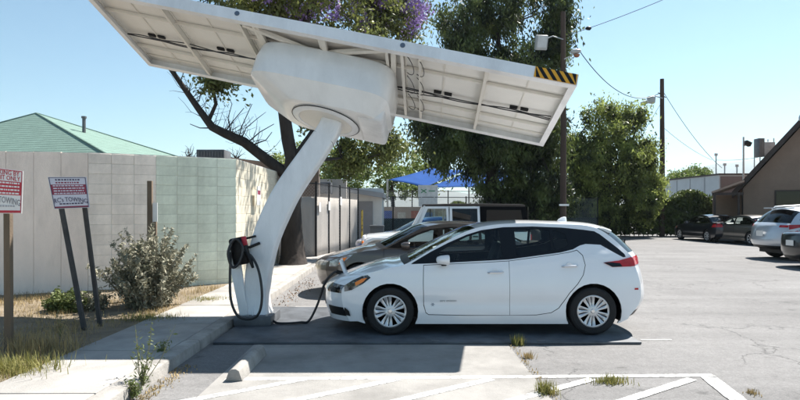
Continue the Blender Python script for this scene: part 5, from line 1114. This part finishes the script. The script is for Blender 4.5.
def rightside():
    ST = M('brown stucco', (.26, .185, .14), .92, var=.12, scale=1.5, bump=.5, bscale=40); FAS = M('dark brown fascia', (.045, .03, .025), .7, var=.2); SH = M('tan shingles', (.34, .25, .20), .9, var=.18, scale=6, bump=.6)
    r = thing('gabled_building', 'brown stucco building with steep gabled roof at the right edge', 'building', (19.6, 33, 0)); Y = 33; r.rotation_euler.z = R(-31)
    k = 1.22; ax = 4.2
    m = MB(); m.prism([(0, 0, 0), (2 * ax, 0, 0), (2 * ax, 0, 2.95), (ax, 0, 2.95 + k * ax), (0, 0, 2.95)], (0, 14, 0)); m.build('wall', ST, r)
    for s in (1, -1):
        e = (-.55 if s > 0 else 2 * ax + .55); m = MB(); t = .26
        m.prism([(e, -.7, 2.95 - .55 * k + .15), (ax, -.7, 2.95 + k * ax + .15), (ax, -.7, 2.95 + k * ax + .15 + t), (e, -.7, 2.95 - .55 * k + .15 + t)], (0, 15.4, 0)); rf = m.build('roof', SH, r)
        m = MB(); m.prism([(e, -.73, 2.95 - .55 * k + .08), (ax, -.73, 2.95 + k * ax + .08), (ax, -.73, 2.95 + k * ax + .2 + t), (e, -.73, 2.95 - .55 * k + .2 + t)], (0, .028, 0)); m.build('fascia', FAS, rf)
    for x, w, z0, z1 in ((1.5, 1.35, 1.55, 2.80), (5.0, 1.2, 1.4, 2.7)):
        m = MB(); m.box((x + w / 2, -.004, (z0 + z1) / 2), (w, .06, z1 - z0)); f = m.build('window', FAS, r); m = MB(); m.box((x + w / 2, -.038, (z0 + z1) / 2), (w - .14, .01, z1 - z0 - .14)); m.build('pane', GLASSD, f); m = MB(); m.box((x + w / 2, -.06, z0 - .03), (w + .12, .1, .06)); m.build('sill', ST, f)
    # porch roof and door on the left
    m = MB(); m.prism([(-1.5, -2.2, 2.62), (.05, -2.2, 3.22), (.05, -2.2, 3.32), (-1.5, -2.2, 2.72)], (0, 4.2, 0)); po = m.build('porch_roof', SH, r)
    m = MB(); m.box((-.72, -2.22, 2.58), (1.5, .03, .14)); m.build('porch_fascia', FAS, po)
    for x in (-1.35, -.2): m = MB(); m.box((x, -2.1, 1.3), (.12, .12, 2.6)); m.build('porch_post', FAS, r)
    m = MB(); m.box((-.05, .9, 1.3), (.08, 1.2, 2.6)); m.build('door', FAS, r)
    m = MB(); m.box((-.8, 2.2, 1.35), (1.7, .1, 2.7)); m.build('porch_wall', ST, r)
    # satellite dish on the rake, gutter lamp
    p = Vector((2.72, -.9, 6.75)); m = MB(); m.lathe([(0, -.03), (.16, -.02), (.26, .03), (.30, .08)], (0, 0, 0), 'y', 20); d = m.build('satellite_dish', GALV, r, 60); d.location = p; d.rotation_euler = (R(-25), 0, R(-50))
    m = MB(); m.tube([(p.x, p.y, p.z), (p.x + .25, p.y, p.z - .35)], .025, 6); m.build('dish_arm', GALV, r)
    # pale building
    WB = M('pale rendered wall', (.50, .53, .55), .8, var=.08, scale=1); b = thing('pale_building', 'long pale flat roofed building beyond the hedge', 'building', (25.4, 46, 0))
    m = MB(); m.box((3.5, 5, 2.25), (7, 10, 4.5)); m.build('wall', WB, b)
    m = MB(); m.box((3.5, 5, 4.55), (7.2, 10.2, .12)); m.build('parapet', FAS, b)
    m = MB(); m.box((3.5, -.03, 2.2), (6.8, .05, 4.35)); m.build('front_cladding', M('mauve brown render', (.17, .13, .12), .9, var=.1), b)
    for y in (2.2, 4.6, 7): m = MB(); m.box((-.02, y, 2.2), (.05, .10, 4.4)); m.build('pilaster', M('pilaster grey', (.40, .42, .44), .8), b)
    for x, z in ((.3, 6.2), (1.0, 5.4), (2.0, 5.3)): m = MB(); m.tube([(x, 1, 4.5), (x, 1, z)], .05, 6); m.box((x, 1, z), (.22, .1, .2)); m.build('roof_mast', GALV, b)
    # swamp cooler on a frame, behind the rake
    c = thing('rooftop_cooler', 'grey cooler on a steel frame behind the gabled roof', 'cooling unit', (AT(764, 210, 38).x, 38, 0)); Y = 38; z0, z1 = zof(158, Y), zof(141, Y)
    m = MB(); m.box((.15, 0, (z0 + z1) / 2), (.75, .7, z1 - z0 - .2)); m.build('casing', M('cooler grey', (.30, .31, .32), .5, var=.2, scale=4), c, bevel=.03)
    m = MB(); m.box((-.35, -.1, (z0 + z1) / 2 + .1), (.36, .5, z1 - z0 + .1)); m.build('duct', DARKST, c, bevel=.02)
    for x in (-.45, .45):
        for y in (-.3, .3): m = MB(); m.tube([(x, y, 3.0), (x, y, z1 + .15)], .035, 6); m.build('leg', GALV, c)
    # lamp post
    l = thing('lamp_post', 'slim lamp post with square floodlight before the pale building', 'lamp post', (AT(743.5, 210, 36.5).x, 36.5, 0)); Y = 36.5
    m = MB(); m.tube([(0, 0, 0), (0, 0, zof(137, Y))], [.07, .05], 8); m.build('pole', GALV, l, 60)
    m = MB(); m.box((.26, 0, zof(143.5, Y)), (.38, .3, .28), (0, .45, 0)); m.build('floodlight', BLACK, l, bevel=.03)
    m = MB(); m.tube([(0, 0, zof(146, Y)), (.2, 0, zof(145, Y))], .03, 6); m.build('lamp_arm', GALV, l)
rightside()
chain_fence('tall chain link fence between hedge and porch', (20.2, 37.4), (22.5, 36.5), 2.6, 3, None, pm=GALV)
m = MB(); m.tube([(0, 0, 0), (.05, 0, 1.7)], .05, 8); m.box((0, -.06, 1.0), (.06, .02, .3)); o = m.build('fence_post', M('rusty post', (.10, .055, .035), .85), None); o.location = G(602, 237); tag(o, 'brown post with red tag under the round tree', 'post')

# ------------------------------------------------------------------ far hills and air
def hills():
    n = 90; g = []
    for j, (yy, k) in enumerate(((3450, 0), (3900, .45), (4500, .8), (5250, 1.0), (6000, .9))):
        row = []
        for i in range(n + 1):
            x = -7800 + 16800 * i / n; px = x / 5250 * F + 400
            h = 5.2e3 / F * np.interp(px, [-500, 0, 300, 560, 640, 690, 725, 760, 830, 1000, 1400], [8, 14, 18, 20, 26, 37, 47, 52, 46, 30, 18]) + 18 * math.sin(x * .007) + 12 * math.sin(x * .018 + 1)
            row.append((x, yy + 25 * math.sin(x * .01), h * k - 2))
        g.append(row)
    m = MB(); m.sheet(g); tag(m.build('hills', M('dry hillside', (.11, .095, .065), .95, var=.3, scale=.01), None, 60), 'low dry hills fading into the haze', kind='structure')
hills()
def haze():
    m = MB(); m.box((0, 1500, 289), (20000, 11000, 582)); o = m.build('haze', None); mt = bpy.data.materials.new('haze air'); mt.use_nodes = True; nt = mt.node_tree; nt.nodes.remove(nt.nodes['Principled BSDF'])
    v = nt.nodes.new('ShaderNodeVolumePrincipled'); v.inputs['Color'].default_value = (.72, .90, 1, 1); v.inputs['Density'].default_value = .00013; v.inputs['Anisotropy'].default_value = .3
    nt.links.new(v.outputs[0], nt.nodes['Material Output'].inputs['Volume']); o.data.materials.append(mt); tag(o, 'thin pale air between camera and hills', 'haze', kind='stuff')
haze()
